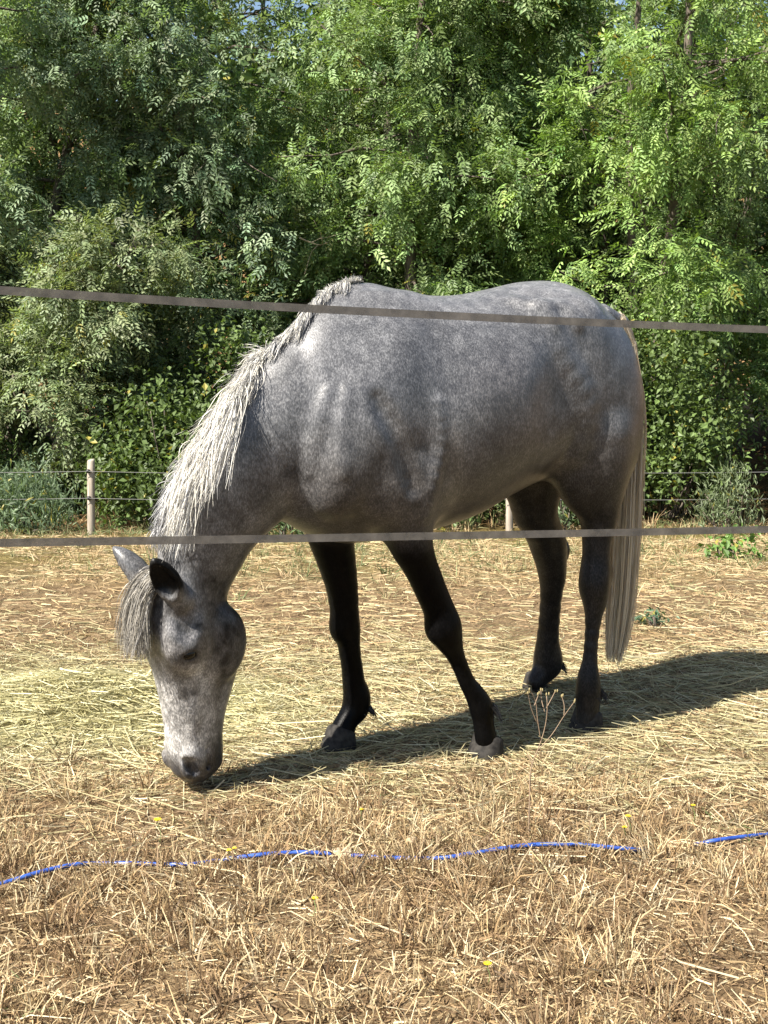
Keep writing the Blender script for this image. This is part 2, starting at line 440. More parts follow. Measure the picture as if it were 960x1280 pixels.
p = gp(700, 668); shrub('mugwort_plant', 'pale green tall weed seen between the hind legs', p[0], p[1] + .2, .22, .2, .62, 700, (.06, .016), (.13, .18, .09), 323, cat='plant', spread=.05, clumps=30, upright=True, stems=8)
p = gp(352, 674); shrub('mugwort_plant', 'pale green weed under the breast of the horse', p[0], p[1], .30, .2, .42, 900, (.07, .016), (.13, .19, .085), 324, cat='plant', spread=.05, clumps=30, upright=True, stems=8)
p = gp(822, 782); shrub('ground_weed', 'small blue-green weed right of the tail', p[0], p[1], .07, .06, .07, 70, (.045, .018), (.09, .15, .09), 325, cat='plant', spread=.02, clumps=12, stems=4)

# ================================================================== grass, stubble and hay
grass_m, nt, b = new_mat('dry_blade')
vc = nd(nt, 'ShaderNodeVertexColor', layer_name='tint'); nt.links.new(vc.outputs[0], b.inputs['Base Color'])
b.inputs['Roughness'].default_value = .6; b.inputs['Specular IOR Level'].default_value = .3
tr = nd(nt, 'ShaderNodeBsdfTranslucent'); nt.links.new(vc.outputs[0], tr.inputs[0])
mx = nd(nt, 'ShaderNodeMixShader'); mx.inputs[0].default_value = .25
nt.links.new(b.outputs[0], mx.inputs[1]); nt.links.new(tr.outputs[0], mx.inputs[2]); nt.links.new(mx.outputs[0], nt.nodes['Material Output'].inputs[0])
def ribbons(name, P, W, col, label):
    """P (n,m,3) centre lines, W (n,m) widths laid across the view-independent side vector"""
    n, m, _ = P.shape
    T = np.gradient(P, axis=1); T /= np.linalg.norm(T, axis=2)[..., None] + 1e-9
    u = R_.normal(size=(n, 1, 3)); u = np.cross(T, u); u /= np.linalg.norm(u, axis=2)[..., None] + 1e-9
    V = np.stack([P - u * W[..., None] / 2, P + u * W[..., None] / 2], 2).reshape(-1, 3)
    i = (np.arange(n)[:, None] * m + np.arange(m - 1)[None]) * 2
    Q = np.stack([i, i + 1, i + 3, i + 2], -1).reshape(-1, 4)
    o = np_mesh(name, V, Q, grass_m, color=np.repeat(col * .84, m * 2, 0))
    return tag(o, label, None, kind='stuff')
def blades(n, x0, x1, y0, y1, hmin, hmax, w, pal, lean, dens=None, tuft=0, m=3):
    if tuft:
        k = n // tuft; tx = R_.uniform(x0, x1, k); ty = R_.uniform(y0, y1, k)
        if dens is not None:
            q = R_.uniform(size=k) < dens(tx, ty); tx, ty = tx[q], ty[q]; k = len(tx)
        sz = R_.uniform(.5, 1.25, k)
        x = np.repeat(tx, tuft) + R_.normal(0, .022, k * tuft) * np.repeat(sz, tuft); y = np.repeat(ty, tuft) + R_.normal(0, .022, k * tuft) * np.repeat(sz, tuft)
        hs_ = np.repeat(sz, tuft); az0 = np.repeat(R_.uniform(0, 6.28, k), tuft)
        dxy = np.stack([x - np.repeat(tx, tuft), y - np.repeat(ty, tuft)], -1) * 16
        tc_ = np.repeat(R_.integers(0, len(pal), k), tuft)
    else:
        x = R_.uniform(x0, x1, n); y = R_.uniform(y0, y1, n)
        if dens is not None:
            q = R_.uniform(size=n) < dens(x, y); x, y = x[q], y[q]
        hs_ = np.ones(len(x)); az0 = R_.uniform(0, 6.28, len(x)); dxy = np.zeros((len(x), 2)); tc_ = R_.integers(0, len(pal), len(x))
    n = len(x); h = R_.uniform(hmin, hmax, n) * hs_
    az = az0 * 0 + R_.uniform(0, 6.28, n)
    ln = np.abs(R_.normal(0, lean, n))
    d = np.stack([np.cos(az) * ln, np.sin(az) * ln], -1) + dxy * lean
    t = np.linspace(0, 1, m)[None, :]
    P = np.stack([x[:, None] + d[:, 0:1] * h[:, None] * t * (1 + .6 * t), y[:, None] + d[:, 1:2] * h[:, None] * t * (1 + .6 * t),
                  gz(x, y)[:, None] - .004 + h[:, None] * t * np.maximum(.15, 1 - .5 * t * np.linalg.norm(d, axis=1)[:, None])], -1)
    W = w * R_.uniform(.6, 1.3, (n, 1)) * np.linspace(1, .25, m)[None] ** .8
    mixc = R_.uniform(size=n) < .35
    ci = np.where(mixc, R_.integers(0, len(pal), n), tc_)
    c = np.asarray(pal)[ci] * R_.uniform(.7, 1.2, (n, 1))
    return P, W, c
def stalks(n, x0, x1, y0, y1, lmin, lmax, w, pal, zmax, dens=None, m=3, dirbias=0.0):
    x = R_.uniform(x0, x1, n); y = R_.uniform(y0, y1, n)
    if dens is not None:
        q = R_.uniform(size=n) < dens(x, y); x, y = x[q], y[q]
    n = len(x); L = R_.uniform(lmin, lmax, n) ** 1.0
    az = np.where(R_.uniform(size=n) < dirbias, R_.normal(0, .35, n), R_.uniform(0, 6.28, n))
    cv = R_.normal(0, .9, n); t = np.linspace(-.5, .5, m)[None]
    a = az[:, None] + cv[:, None] * t
    X = x[:, None] + np.cos(a) * L[:, None] * t; Y = y[:, None] + np.sin(a) * L[:, None] * t
    z0 = R_.uniform(.001, 1, n) ** 2 * zmax; tilt = R_.normal(0, .10, n)
    Z = gz(X, Y) + z0[:, None] + .002 + np.maximum(tilt[:, None] * L[:, None] * t, -z0[:, None]) - .10 * L[:, None] * (t * 2) ** 2 * R_.uniform(0, .25, (n, 1))
    Z = np.maximum(Z, gz(X, Y) + .0015)
    W = w * R_.uniform(.5, 1.4, (n, 1)) * np.ones((1, m)); W[:, -1] *= .5
    c = np.asarray(pal)[R_.integers(0, len(pal), n)] * R_.uniform(.75, 1.2, (n, 1))
    return np.stack([X, Y, Z], -1), W, c
def cat(*a): return [np.concatenate([q[k] for q in a]) for k in range(3)]
gold = [(.58, .435, .235), (.66, .53, .31), (.46, .32, .165), (.32, .215, .115), (.74, .63, .41), (.20, .13, .072), (.26, .175, .095)]
hay = [(.62, .56, .32), (.50, .45, .24), (.70, .65, .43), (.38, .34, .17), (.58, .50, .28), (.26, .23, .115)]
dull = [(.46, .325, .185), (.56, .425, .25), (.35, .235, .13), (.20, .135, .078)]
green = [(.12, .17, .06), (.17, .22, .08), (.22, .25, .11), (.30, .29, .14)]
# hay lies thick in a band from the head of the horse to beyond its hooves
def hay_d(x, y):
    m = vnoise(x, y, 1.1, 4) * .28 + vnoise(x, y, 3.0, 6) * .14
    band = smoothstep(3.55, 3.95, y + m * .9) * smoothstep(6.0, 5.1, y + m)
    pile = np.exp(-(((x + 1.1) / .75) ** 2 + ((y - 4.75) / .55) ** 2))
    return np.clip(.55 * band + .75 * pile + .10 * smoothstep(7.5, 5.5, y), 0, 1)
P, W, c = cat(stalks(60000, -2.9, 2.9, 3.3, 6.6, .04, .20, .0025, hay, .018, hay_d),
              stalks(7000, -2.9, 2.9, 3.4, 6.2, .15, .40, .0030, hay[:3] + hay[4:5], .035, hay_d))
ribbons('hay', P, W, c, 'pale hay strewn on the ground around the horse')
# the thicker heap by the head
n = 13000
a = R_.normal(0, 1, (n, 2)); px_, py_ = -1.12 + a[:, 0] * .36, 4.80 + a[:, 1] * .20
hz = .13 * np.exp(-(((px_ + 1.12) / .42) ** 2 + ((py_ - 4.80) / .25) ** 2))
P, W, c = stalks(n, -1, 1, 4, 5, .06, .24, .0032, hay, .02)
ctr = P.mean(1); P = P - ctr[:, None]; P[..., 2] *= 1.0
P[..., 0] += px_[:, None]; P[..., 1] += py_[:, None]; P[..., 2] += (gz(px_, py_) + .008 + hz * R_.uniform(.1, 1.0, n))[:, None]
o = ribbons('hay_heap', P, W, c * np.array([1.12, 1.16, 1.14]), 'low heap of loose pale hay lying to the left of the head'); o['kind'] = 'stuff'
# stubble and dry grass of the foreground
def fore_d(x, y): return np.clip(.62 + .75 * vnoise(x, y, 3.2, 8) + .3 * vnoise(x, y, 7.5, 18), .06, 1) * smoothstep(4.25, 3.75, y + .25 * vnoise(x, y, 1.5, 3))
P, W, c = cat(blades(62000, -1.9, 1.9, 2.35, 4.25, .026, .084, .0040, gold, .42, fore_d, tuft=26),
              blades(26000, -1.9, 1.9, 2.35, 4.25, .012, .040, .0032, gold, .9, fore_d),
              stalks(28000, -1.9, 1.9, 2.35, 4.2, .015, .075, .0030, gold, .014, lambda x, y: np.full(len(x), .9)),
              stalks(450, -1.9, 1.9, 2.5, 4.1, .12, .30, .0032, gold[:2] + gold[4:5], .03),
              blades(1300, -1.9, 1.9, 2.35, 4.3, .02, .05, .0032, green[:3], .6, lambda x, y: (vnoise(x, y, 2.1, 12) > .25) * 1.0, tuft=13))
ribbons('dry_grass', P, W, c, 'short dry golden grass stubble of the foreground')
# trampled pasture under and behind the horse, greener towards the far fence
def mid_d(x, y): return np.clip(.55 + .45 * vnoise(x, y, 1.4, 9), .1, 1)
P, W, c = cat(stalks(72000, -3.8, 3.8, 4.0, 10.5, .03, .13, .0046, dull[:2] + gold[:3] + hay[:2], .012, mid_d),
              stalks(800, -3.6, 3.6, 5.6, 9.2, .15, .55, .0036, gold[:2] + hay[:3], .02, mid_d, dirbias=.8),
              blades(26000, -3.8, 3.8, 4.1, 9.0, .012, .040, .0042, dull + gold[:2], .8, mid_d, m=3),
              blades(26000, -4.8, 4.8, 6.8, 12.2, .03, .10, .0055, gold[:3] + dull[:2] + green[2:], .55, mid_d, tuft=14, m=3),
              blades(15000, -4.8, 4.8, 7.4, 12.4, .03, .11, .006, green, .5, lambda x, y: np.clip(.35 + .7 * vnoise(x, y, .9, 14), 0, 1) * smoothstep(7.0, 9.0, y), tuft=12, m=3))
ribbons('pasture_grass', P, W, c, 'trampled straw-coloured pasture grass turning greener towards the wire fence')
P, W, c = blades(9000, -5.5, 5.5, 11.3, 13.6, .08, .28, .007, green + gold[:3], .35, lambda x, y: np.clip(.5 + .6 * vnoise(x, y, .8, 15), 0, 1), tuft=14, m=3)
ribbons('verge_grass', P, W, c, 'longer ragged grass along the foot of the hedgerow')
# ================================================================== the horse
HA = math.radians(38)
HF = np.array([-math.cos(HA), -math.sin(HA), 0]); HL = np.array([math.sin(HA), -math.cos(HA), 0])
HO = np.array([0.240, 4.409, 0.0])
HROT = math.atan2(HF[1], HF[0])
def to_loc(P):
    P = np.asarray(P, float) - HO
    return np.stack([P @ HF, P @ HL, P[..., 2]], -1)
def to_world(p):
    p = np.asarray(p, float)
    return HO + p[..., [0]] * HF + p[..., [1]] * HL + p[..., [2]] * np.array([0, 0, 1.0])
def hp(px, py, yl):
    """photo pixel -> horse-local point on the lengthwise vertical plane yl to the left of the spine"""
    d = ray(px, py)
    t = (yl - (CAMP - HO) @ HL) / (d @ HL)
    return to_loc(CAMP + t * d)
def px2m(px, p):
    w = to_world(p); depth = w[1] * _cp - (w[2] - CAM_H) * _sp
    return px * depth / FPX

class Field:
    def __init__(s, lo, hi, vox):
        s.lo = np.array(lo, float); s.vox = vox
        s.n = np.ceil((np.array(hi) - s.lo) / vox).astype(int) + 1
        s.D = np.full(s.n, 0.3, np.float32)
    def box(s, lo, hi, pad):
        a = np.clip(np.floor((np.array(lo) - pad - s.lo) / s.vox).astype(int), 0, s.n - 1)
        b = np.clip(np.ceil((np.array(hi) + pad - s.lo) / s.vox).astype(int) + 1, 1, s.n)
        ax = [(s.lo[i] + s.vox * np.arange(a[i], b[i])).astype(np.float32) for i in range(3)]
        sl = tuple(slice(a[i], b[i]) for i in range(3))
        return sl, ax[0][:, None, None], ax[1][None, :, None], ax[2][None, None, :]
    def put(s, sl, d, k, sub=False):
        A = s.D[sl]
        if sub: d = -d; h = np.maximum(k - np.abs(A - d), 0) / k; s.D[sl] = np.maximum(A, d) + h * h * k * 0.25
        else: h = np.maximum(k - np.abs(A - d), 0) / k; s.D[sl] = np.minimum(A, d) - h * h * k * 0.25
    def chain(s, pts, radii, k=0.02, kin=0.012, sub=False):
        """tapered round chain; the chain itself is blended first, then merged"""
        pts = np.asarray(pts, float); radii = np.asarray(radii, float)
        R = radii.max()
        sl, X, Y, Z = s.box(pts.min(0) - R, pts.max(0) + R, k + 3 * s.vox)
        acc = None
        for a, b, ra, rb in zip(pts[:-1], pts[1:], radii[:-1], radii[1:]):
            ab = b - a; L2 = float(ab @ ab) + 1e-9
            t = np.clip(((X - a[0]) * ab[0] + (Y - a[1]) * ab[1] + (Z - a[2]) * ab[2]) / L2, 0, 1)
            d = np.sqrt((X - a[0] - t * ab[0]) ** 2 + (Y - a[1] - t * ab[1]) ** 2 + (Z - a[2] - t * ab[2]) ** 2) - (ra + (rb - ra) * t)
            if acc is None: acc = d
            else:
                h = np.maximum(kin - np.abs(acc - d), 0) / kin
                acc = np.minimum(acc, d) - h * h * kin * 0.25
        s.put(sl, acc.astype(np.float32), k, sub)
    def blob(s, c, r, axes=None, k=0.05, sub=False):
        """ellipsoid with rotated axes (rows)"""
        c = np.asarray(c, float); r = np.asarray(r, float)
        M = np.eye(3) if axes is None else np.asarray(axes, float)
        R = r.max()
        sl, X, Y, Z = s.box(c - R, c + R, k + 3 * s.vox)
        u = [((X - c[0]) * M[i, 0] + (Y - c[1]) * M[i, 1] + (Z - c[2]) * M[i, 2]) for i in range(3)]
        k0 = np.sqrt(sum((u[i] / r[i]) ** 2 for i in range(3)))
        k1 = np.sqrt(sum((u[i] / r[i] ** 2) ** 2 for i in range(3))) + 1e-6
        s.put(sl, (k0 * (k0 - 1) / k1).astype(np.float32), k, sub)
    def loft(s, org, M, st, k=0.05, pad=0.06):
        """loft along axis M[0] (up = M[2], side = M[1]); st rows: s, top, bottom, halfwidth, wide_fraction, n_up, n_low"""
        st = np.asarray(st, float); org = np.asarray(org, float); M = np.asarray(M, float)
        R = max(np.abs(st[:, 1:4]).max(), 0.1)
        e0 = org + M[0] * st[0, 0]; e1 = org + M[0] * st[-1, 0]
        corners = []
        for e in (e0, e1):
            for a in (st[:, 1].max(), st[:, 2].min()):
                for w in (-st[:, 3].max(), st[:, 3].max()): corners.append(e + M[2] * a + M[1] * w)
        corners = np.array(corners)
        sl, X, Y, Z = s.box(corners.min(0), corners.max(0), pad)
        u = [((X - org[0]) * M[i, 0] + (Y - org[1]) * M[i, 1] + (Z - org[2]) * M[i, 2]) for i in range(3)]
        ss = np.linspace(st[0, 0], st[-1, 0], 400)
        tab = spline(st[:, 0], st[:, 1:], ss)
        uc = np.clip(u[0], st[0, 0], st[-1, 0])
        g = lambda j: np.interp(uc, ss, tab[:, j])
        top, bot, w, fr, nu, nl = [g(j) for j in range(6)]
        zc = bot + (top - bot) * fr
        dz = u[2] - zc
        hh = np.where(dz > 0, top - zc, zc - bot); nn = np.where(dz > 0, nu, nl)
        q = ((np.abs(u[1]) / w) ** nn + (np.abs(dz) / hh) ** nn) ** (1 / nn)
        d = (q - 1) * np.minimum(w, hh)
        ex = np.abs(u[0] - uc)
        d = np.where(ex > 0, np.sqrt(np.maximum(d, 0) ** 2 + ex ** 2) + np.minimum(d, 0) * 0, d)
        s.put(sl, d.astype(np.float32), k)
    def mesh(s):
        g = openvdb.FloatGrid(1.0)
        g.copyFromArray(np.ascontiguousarray(s.D))
        p, q = g.convertToQuads(0.0)
        return np.asarray(p, float) * s.vox + s.lo, np.asarray(q, int)

def unit(v):
    v = np.asarray(v, float); return v / np.linalg.norm(v)

# --- trunk: s(x), top, bottom, half width, height fraction of widest point, exponents above / below
TORSO = [(-0.715, 1.20, 1.00, 0.050, .5, 2.0, 2.0),
         (-0.690, 1.290, 0.95, 0.120, .5, 2.0, 2.0),
         (-0.625, 1.405, 0.89, 0.190, .5, 2.0, 2.0),
         (-0.540, 1.483, 0.86, 0.237, .52, 2.1, 2.0),
         (-0.430, 1.525, 0.86, 0.262, .55, 2.1, 2.0),
         (-0.300, 1.527, 0.85, 0.270, .52, 2.1, 2.0),
         (-0.150, 1.502, 0.810, 0.278, .48, 2.1, 2.0),
         (0.000, 1.480, 0.762, 0.290, .46, 2.1, 2.05),
         (0.150, 1.478, 0.737, 0.290, .46, 2.0, 2.1),
         (0.280, 1.498, 0.722, 0.265, .46, 1.75, 2.1),
         (0.380, 1.512, 0.720, 0.240, .46, 1.55, 2.1),
         (0.480, 1.492, 0.725, 0.220, .45, 1.55, 2.1),
         (0.580, 1.410, 0.755, 0.195, .45, 1.8, 2.1),
         (0.660, 1.270, 0.815, 0.155, .46, 2.0, 2.1),
         (0.710, 1.120, 0.900, 0.090, .5, 2.0, 2.0)]
NF_ = [(508,585,62),(507,640,60),(513,677,56),(521,698,47),(531,720,42),(538,737,40),(545,753,39),(551.5,770,39.5),(555.5,783,42),(560,798,36),(567.5,815,24),(577,837,19.5),(584,853,21),(595,870,27),(602,886,29),(604,900,24),(606,915,24),(609,930,28)]
FF_ = [(418,600,62),(413,653,62),(414,673,54),(421,703,47),(428,737,38),(431,770,34),(434,787,31),(436.5,810,26),(440.5,837,25),(442,853,26),(446,870,32),(444,886,34),(434,900,28),(428,913,29),(426,925,33)]
NH_ = [(742,545,90),(744,589,76),(748,622,56),(748.5,648,45),(746.5,671,36),(745,698,33),(743.5,718,36),(742.5,734,36),(743.5,750,29),(742,770,20),(739,803,16),(737,829,18),(735.5,848,26),(735.5,866,30),(735,882,27),(734,895,26),(733,905,30)]
FH_ = [(672,580,76),(668,632,58),(672,648,52),(682,671,47),(686,684,45),(689,704,37),(690.5,721,32),(689.5,737,27),(687,770,25),(684.5,803,27),(685,819,33),(684,832,36),(676,844,29),(669,852,28)]
LEGS = dict(nf=(NF_, .150, .178), ff=(FF_, -.140, -.183), nh=(NH_, .150, .175), fh=(FH_, -.130, -.285))
HOOF_PX = dict(nf=(612,945), ff=(425,935), nh=(733,912), fh=(667,861))

# --- head frame: D runs from poll to muzzle, N is the way the face looks, S is the left side of the head
HEAD_YAW = math.radians(40)
poll = hp(224, 706, -0.075); nose = hp(238, 972, -0.135)
HD = unit(nose - poll)
fw = np.array([-math.cos(HEAD_YAW), -math.sin(HEAD_YAW), 0])
fl = np.array([fw @ HF, fw @ HL, 0])
HN = unit(fl - HD * (fl @ HD)); HS = np.cross(HD, HN) * -1
HLEN = float(np.linalg.norm(nose - poll)); hs = HLEN / 0.62
def head_pt(s_, n_, l_=0.0): return poll + HD * s_ * hs + HN * n_ * hs + HS * l_ * hs

def build_horse_body(vox):
    Fd = Field((-0.95, -0.52, -0.02), (1.25, 0.52, 1.58), vox)
    Fd.loft((0, 0, 0), np.eye(3), TORSO, k=0.05)
    # hindquarters
    for sd in (1, -1):
        Fd.blob((-0.485, sd * .145, 1.07), (.190, .118, .330), [unit((1, 0, .12)), (0, 1, 0), unit((-.12, 0, 1))], k=.05)
        Fd.blob((-0.565, sd * .125, 1.08), (.116, .10, .26), [unit((1, 0, -.2)), (0, 1, 0), unit((.2, 0, 1))], k=.05)
        Fd.blob((-0.335, sd * .180, 1.350), (.080, .050, .110), [unit((1, 0, .5)), (0, 1, 0), unit((-.5, 0, 1))], k=.09)   # point of hip
        Fd.blob((-0.225, sd * .365, 1.22), (.10, .085, .20), [unit((1, 0, .35)), (0, 1, 0), unit((-.35, 0, 1))], k=.11, sub=True)  # hollow of the flank
        # shoulder blade, upper arm, elbow
        Fd.blob((0.455, sd * .150, 1.12), (.120, .078, .25), [unit((1, .0, .42)), (0, 1, 0), unit((-.42, 0, 1))], k=.10)
        Fd.blob((0.560, sd * .128, .975), (.100, .095, .150), [unit((1, 0, .3)), (0, 1, 0), unit((-.3, 0, 1))], k=.030)
        Fd.blob((0.36, sd * .165, .90), (.15, .085, .125), k=.06)
    # neck
    npx = [(468, 477, .0, .262), (403, 509, -.005, .242), (343, 550, -.015, .205), (297, 604, -.03, .172), (261, 660, -.055, .142), (246, 712, -.075, .112)]
    nP = np.array([hp(a, b, c) for a, b, c, r in npx]); nR = np.array([r for *_, r in npx])
    Pn = resample(nP, 22)
    # flattened neck: evaluate in a space squeezed sideways
    R = np.interp(np.linspace(0, 1, 22), np.linspace(0, 1, len(nR)), nR)
    sq = 0.62
    sl, X, Y, Z = Fd.box(Pn.min(0) - .22, Pn.max(0) + .22, .05)
    acc = np.full(np.broadcast(X, Y, Z).shape, 1.0, np.float32)
    for a, b, ra, rb in zip(Pn[:-1], Pn[1:], R[:-1], R[1:]):
        ab = b - a; L2 = float(ab @ ab)
        t = np.clip(((X - a[0]) * ab[0] + (Z - a[2]) * ab[2]) / (ab[0] ** 2 + ab[2] ** 2), 0, 1)
        d = (np.sqrt((X - a[0] - t * ab[0]) ** 2 + ((Y - a[1] - t * ab[1]) / sq) ** 2 + (Z - a[2] - t * ab[2]) ** 2) - (ra + (rb - ra) * t)) * .8
        h = np.maximum(.03 - np.abs(acc - d), 0) / .03; acc = np.minimum(acc, d) - h * h * .0075
    Fd.put(sl, acc, .06)
    # head
    H = lambda rows: [(s * hs, f * hs, b * hs, w * hs, fr, nu, nl) for s, f, b, w, fr, nu, nl in rows]
    Fd.loft(poll, [HD, HS, HN], H([
        (-.03, .02, -.09, .055, .6, 2, 2), (.02, .052, -.10, .075, .62, 2.2, 2), (.07, .080, -.115, .088, .64, 2.4, 2.0),
        (.13, .098, -.135, .097, .66, 2.6, 2.0), (.19, .100, -.158, .100, .66, 2.7, 2.0), (.25, .093, -.172, .092, .64, 2.6, 2.0),
        (.31, .083, -.168, .079, .62, 2.4, 2.0), (.38, .073, -.143, .069, .6, 2.3, 2.0), (.45, .066, -.115, .063, .58, 2.2, 2.1),
        (.51, .063, -.102, .062, .58, 2.2, 2.2), (.56, .058, -.100, .063, .58, 2.2, 2.2), (.60, .044, -.090, .054, .58, 2.2, 2.2),
        (.625, .018, -.060, .036, .58, 2.0, 2.0)]), k=.03)
    for sd in (1, -1):
        hb = lambda s, n, l, r, k, sub=False: Fd.blob(head_pt(s, n, sd * l), np.array(r) * hs, [HD, HS, HN], k, sub)
        hb(.225, -.082, .058, (.105, .040, .080), .022)            # cheek muscle
        hb(.190, .042, .076, (.060, .024, .048), .05)             # brow over the eye
        hb(.212, .044, .106, (.013, .010, .022), .012, True)       # eye socket
        Fd.chain([head_pt(.222, .070, sd * .086), head_pt(.204, .056, sd * .099), head_pt(.200, .036, sd * .102), head_pt(.212, .018, sd * .098)], np.array([.005, .0075, .0075, .005]) * hs, k=.014)   # upper lid
        hb(.345, .012, .056, (.100, .013, .014), .020)             # facial crest
        hb(.125, .050, .106, (.035, .014, .022), .04, True)        # hollow above the eye
        hb(.552, .026, .050, (.046, .017, .032), .018)             # nostril rim
        Fd.chain([head_pt(.535, .046, sd * .056), head_pt(.552, .034, sd * .066), head_pt(.578, .018, sd * .060)], np.array([.010, .0175, .011]) * hs, k=.008, sub=True)
        Fd.chain([head_pt(.475, -.020, sd * .064), head_pt(.52, -.022, sd * .062), head_pt(.57, -.024, sd * .058), head_pt(.615, -.022, sd * .03)], np.array([.003, .0035, .004, .004]) * hs, k=.006, sub=True)
    # ears: leaf-shaped shells
    for sd, base, tip in ((1, (218, 742, .0), (191, 699, .035)), (-1, (182, 728, -.15), (142, 684, -.205))):
        b0 = hp(*base); t0 = hp(*tip)
        ax = unit(t0 - b0); L = float(np.linalg.norm(t0 - b0))
        op = unit(HN * .65 + HS * sd * .75); op = unit(op - ax * (op @ ax))
        q = [b0 - ax * .03, b0 + ax * L * .18, b0 + ax * L * .40 , b0 + ax * L * .62, b0 + ax * L * .82, b0 + ax * L * .985]
        Fd.chain(q, [.032, .036, .037, .031, .019, .006], k=.022)
        q2 = [b0 + ax * L * .22 + op * .040, b0 + ax * L * .42 + op * .036, b0 + ax * L * .64 + op * .030, b0 + ax * L * .84 + op * .020]
        Fd.chain(q2, [.020, .034, .028, .014], k=.008, sub=True)
    # dock of the tail
    dk = np.array([hp(752, 392, 0), hp(774, 405, 0), hp(783, 432, .01), hp(786, 470, .02), hp(786, 520, .03)])
    Fd.chain(dk, [.035, .033, .028, .022, .014], k=.03)
    # legs
    lp = {}
    for key, (st, y0, y1) in LEGS.items():
        pys = np.array([p[1] for p in st], float)
        f = smoothstep(0, 1, (pys - pys[0]) / (pys[-1] - pys[0]))
        P = np.array([hp(a, b, y0 + (y1 - y0) * ff) for (a, b, w), ff in zip(st, f)])
        T = np.gradient(P, axis=0); T /= np.linalg.norm(T, axis=1)[:, None]
        # widths were read along picture rows: correct for the lean of the limb
        wl = np.array([px2m(w, p) for (a, b, w), p in zip(st, P)])
        a_ = np.array([p[0] for p in st], float)
        dx = np.gradient(a_, pys)
        rad = wl / 2 * np.cos(np.arctan(dx * .9))
        lp[key] = (P, rad)
        n = len(P) * 2
        s_ = np.arange(len(P)); sn = np.linspace(0, len(P) - 1, n)
        Fd.chain(spline(s_, P, sn), np.maximum(spline(s_, rad[:, None], sn)[:, 0], .018), k=.045 if key[1] == 'f' else .05)
    # ridges and edges under the skin, found on the near side and mirrored
    def hit(px, py):
        d = ray(px, py); t = np.arange(3.2, 6.2, .004); P = to_loc(CAMP + d * t[:, None])
        g = np.round((P - Fd.lo) / Fd.vox).astype(int); ok = ((g >= 0) & (g < Fd.n)).all(1); g = np.clip(g, 0, Fd.n - 1)
        v = np.where(ok, Fd.D[g[:, 0], g[:, 1], g[:, 2]], 1); i = int(np.argmax(v < 0)); return P[i]
    for pts, r, inset, k, sub in (([(436, 492), (430, 540), (432, 592)], .012, .003, .030, False),
                             ([(415, 492), (402, 530), (393, 590)], .014, .004, .030, False),
                             ([(684, 398), (706, 445), (728, 488), (734, 535), (722, 566)], .022, .010, .055, False),
                             ([(548, 505), (552, 560), (540, 618), (534, 642)], .012, .004, .03, False),
                             ([(648, 380), (670, 386), (694, 404)], .014, .008, .04, False),
                             ([(676, 382), (706, 388), (722, 404)], .012, .007, .04, False),
                             ([(470, 500), (500, 560), (515, 610)], .020, .001, .035, True),
                             ):
        P = np.array([hit(*p) for p in pts])
        for sd in ((1, -1) if P[:, 2].max() < 1.40 else (1,)):
            Q_ = resample(P * np.array([1, sd, 1]), 10); Q_[:, 1] -= sd * ((-r - .001) if sub else (r + .003))
            Fd.chain(Q_, np.full(10, r), k=k, sub=sub)
    # bony joints: knees and hocks
    for px, py, yl, r in ((546, 786, .165, (.030, .034, .040)), (424, 786, -.165, (.026, .034, .040)), (757, 716, .165, (.024, .026, .042)), (704, 688, -.20, (.024, .026, .042))):
        Fd.blob(hp(px, py, yl), r, k=.03)
    return Fd, lp, Pn, R

VOX = 0.0065
HFIELD, HLEGS, NECKP, NECKR = build_horse_body(VOX)
hv, hq = HFIELD.mesh()

def sdf(P):
    """trilinear distance and gradient of the body field at points (n,3)"""
    g = (P - HFIELD.lo) / HFIELD.vox
    g = np.clip(g, 0, HFIELD.n - 2.001); i = g.astype(int); f = g - i
    D = HFIELD.D
    def c(a, b, e): return D[i[:, 0] + a, i[:, 1] + b, i[:, 2] + e]
    c000, c100, c010, c110 = c(0,0,0), c(1,0,0), c(0,1,0), c(1,1,0)
    c001, c101, c011, c111 = c(0,0,1), c(1,0,1), c(0,1,1), c(1,1,1)
    fx, fy, fz = f.T
    d = ((c000*(1-fx)+c100*fx)*(1-fy)+(c010*(1-fx)+c110*fx)*fy)*(1-fz)+((c001*(1-fx)+c101*fx)*(1-fy)+(c011*(1-fx)+c111*fx)*fy)*fz
    gr = np.stack([(c100-c000)*(1-fy)*(1-fz)+(c110-c010)*fy*(1-fz)+(c101-c001)*(1-fy)*fz+(c111-c011)*fy*fz,
                   (c010-c000)*(1-fx)*(1-fz)+(c110-c100)*fx*(1-fz)+(c011-c001)*(1-fx)*fz+(c111-c101)*fx*fz,
                   (c001-c000)*(1-fx)*(1-fy)+(c101-c100)*fx*(1-fy)+(c011-c010)*(1-fx)*fy+(c111-c110)*fx*fy], -1)
    return d, gr / (np.linalg.norm(gr, axis=1)[:, None] + 1e-6)

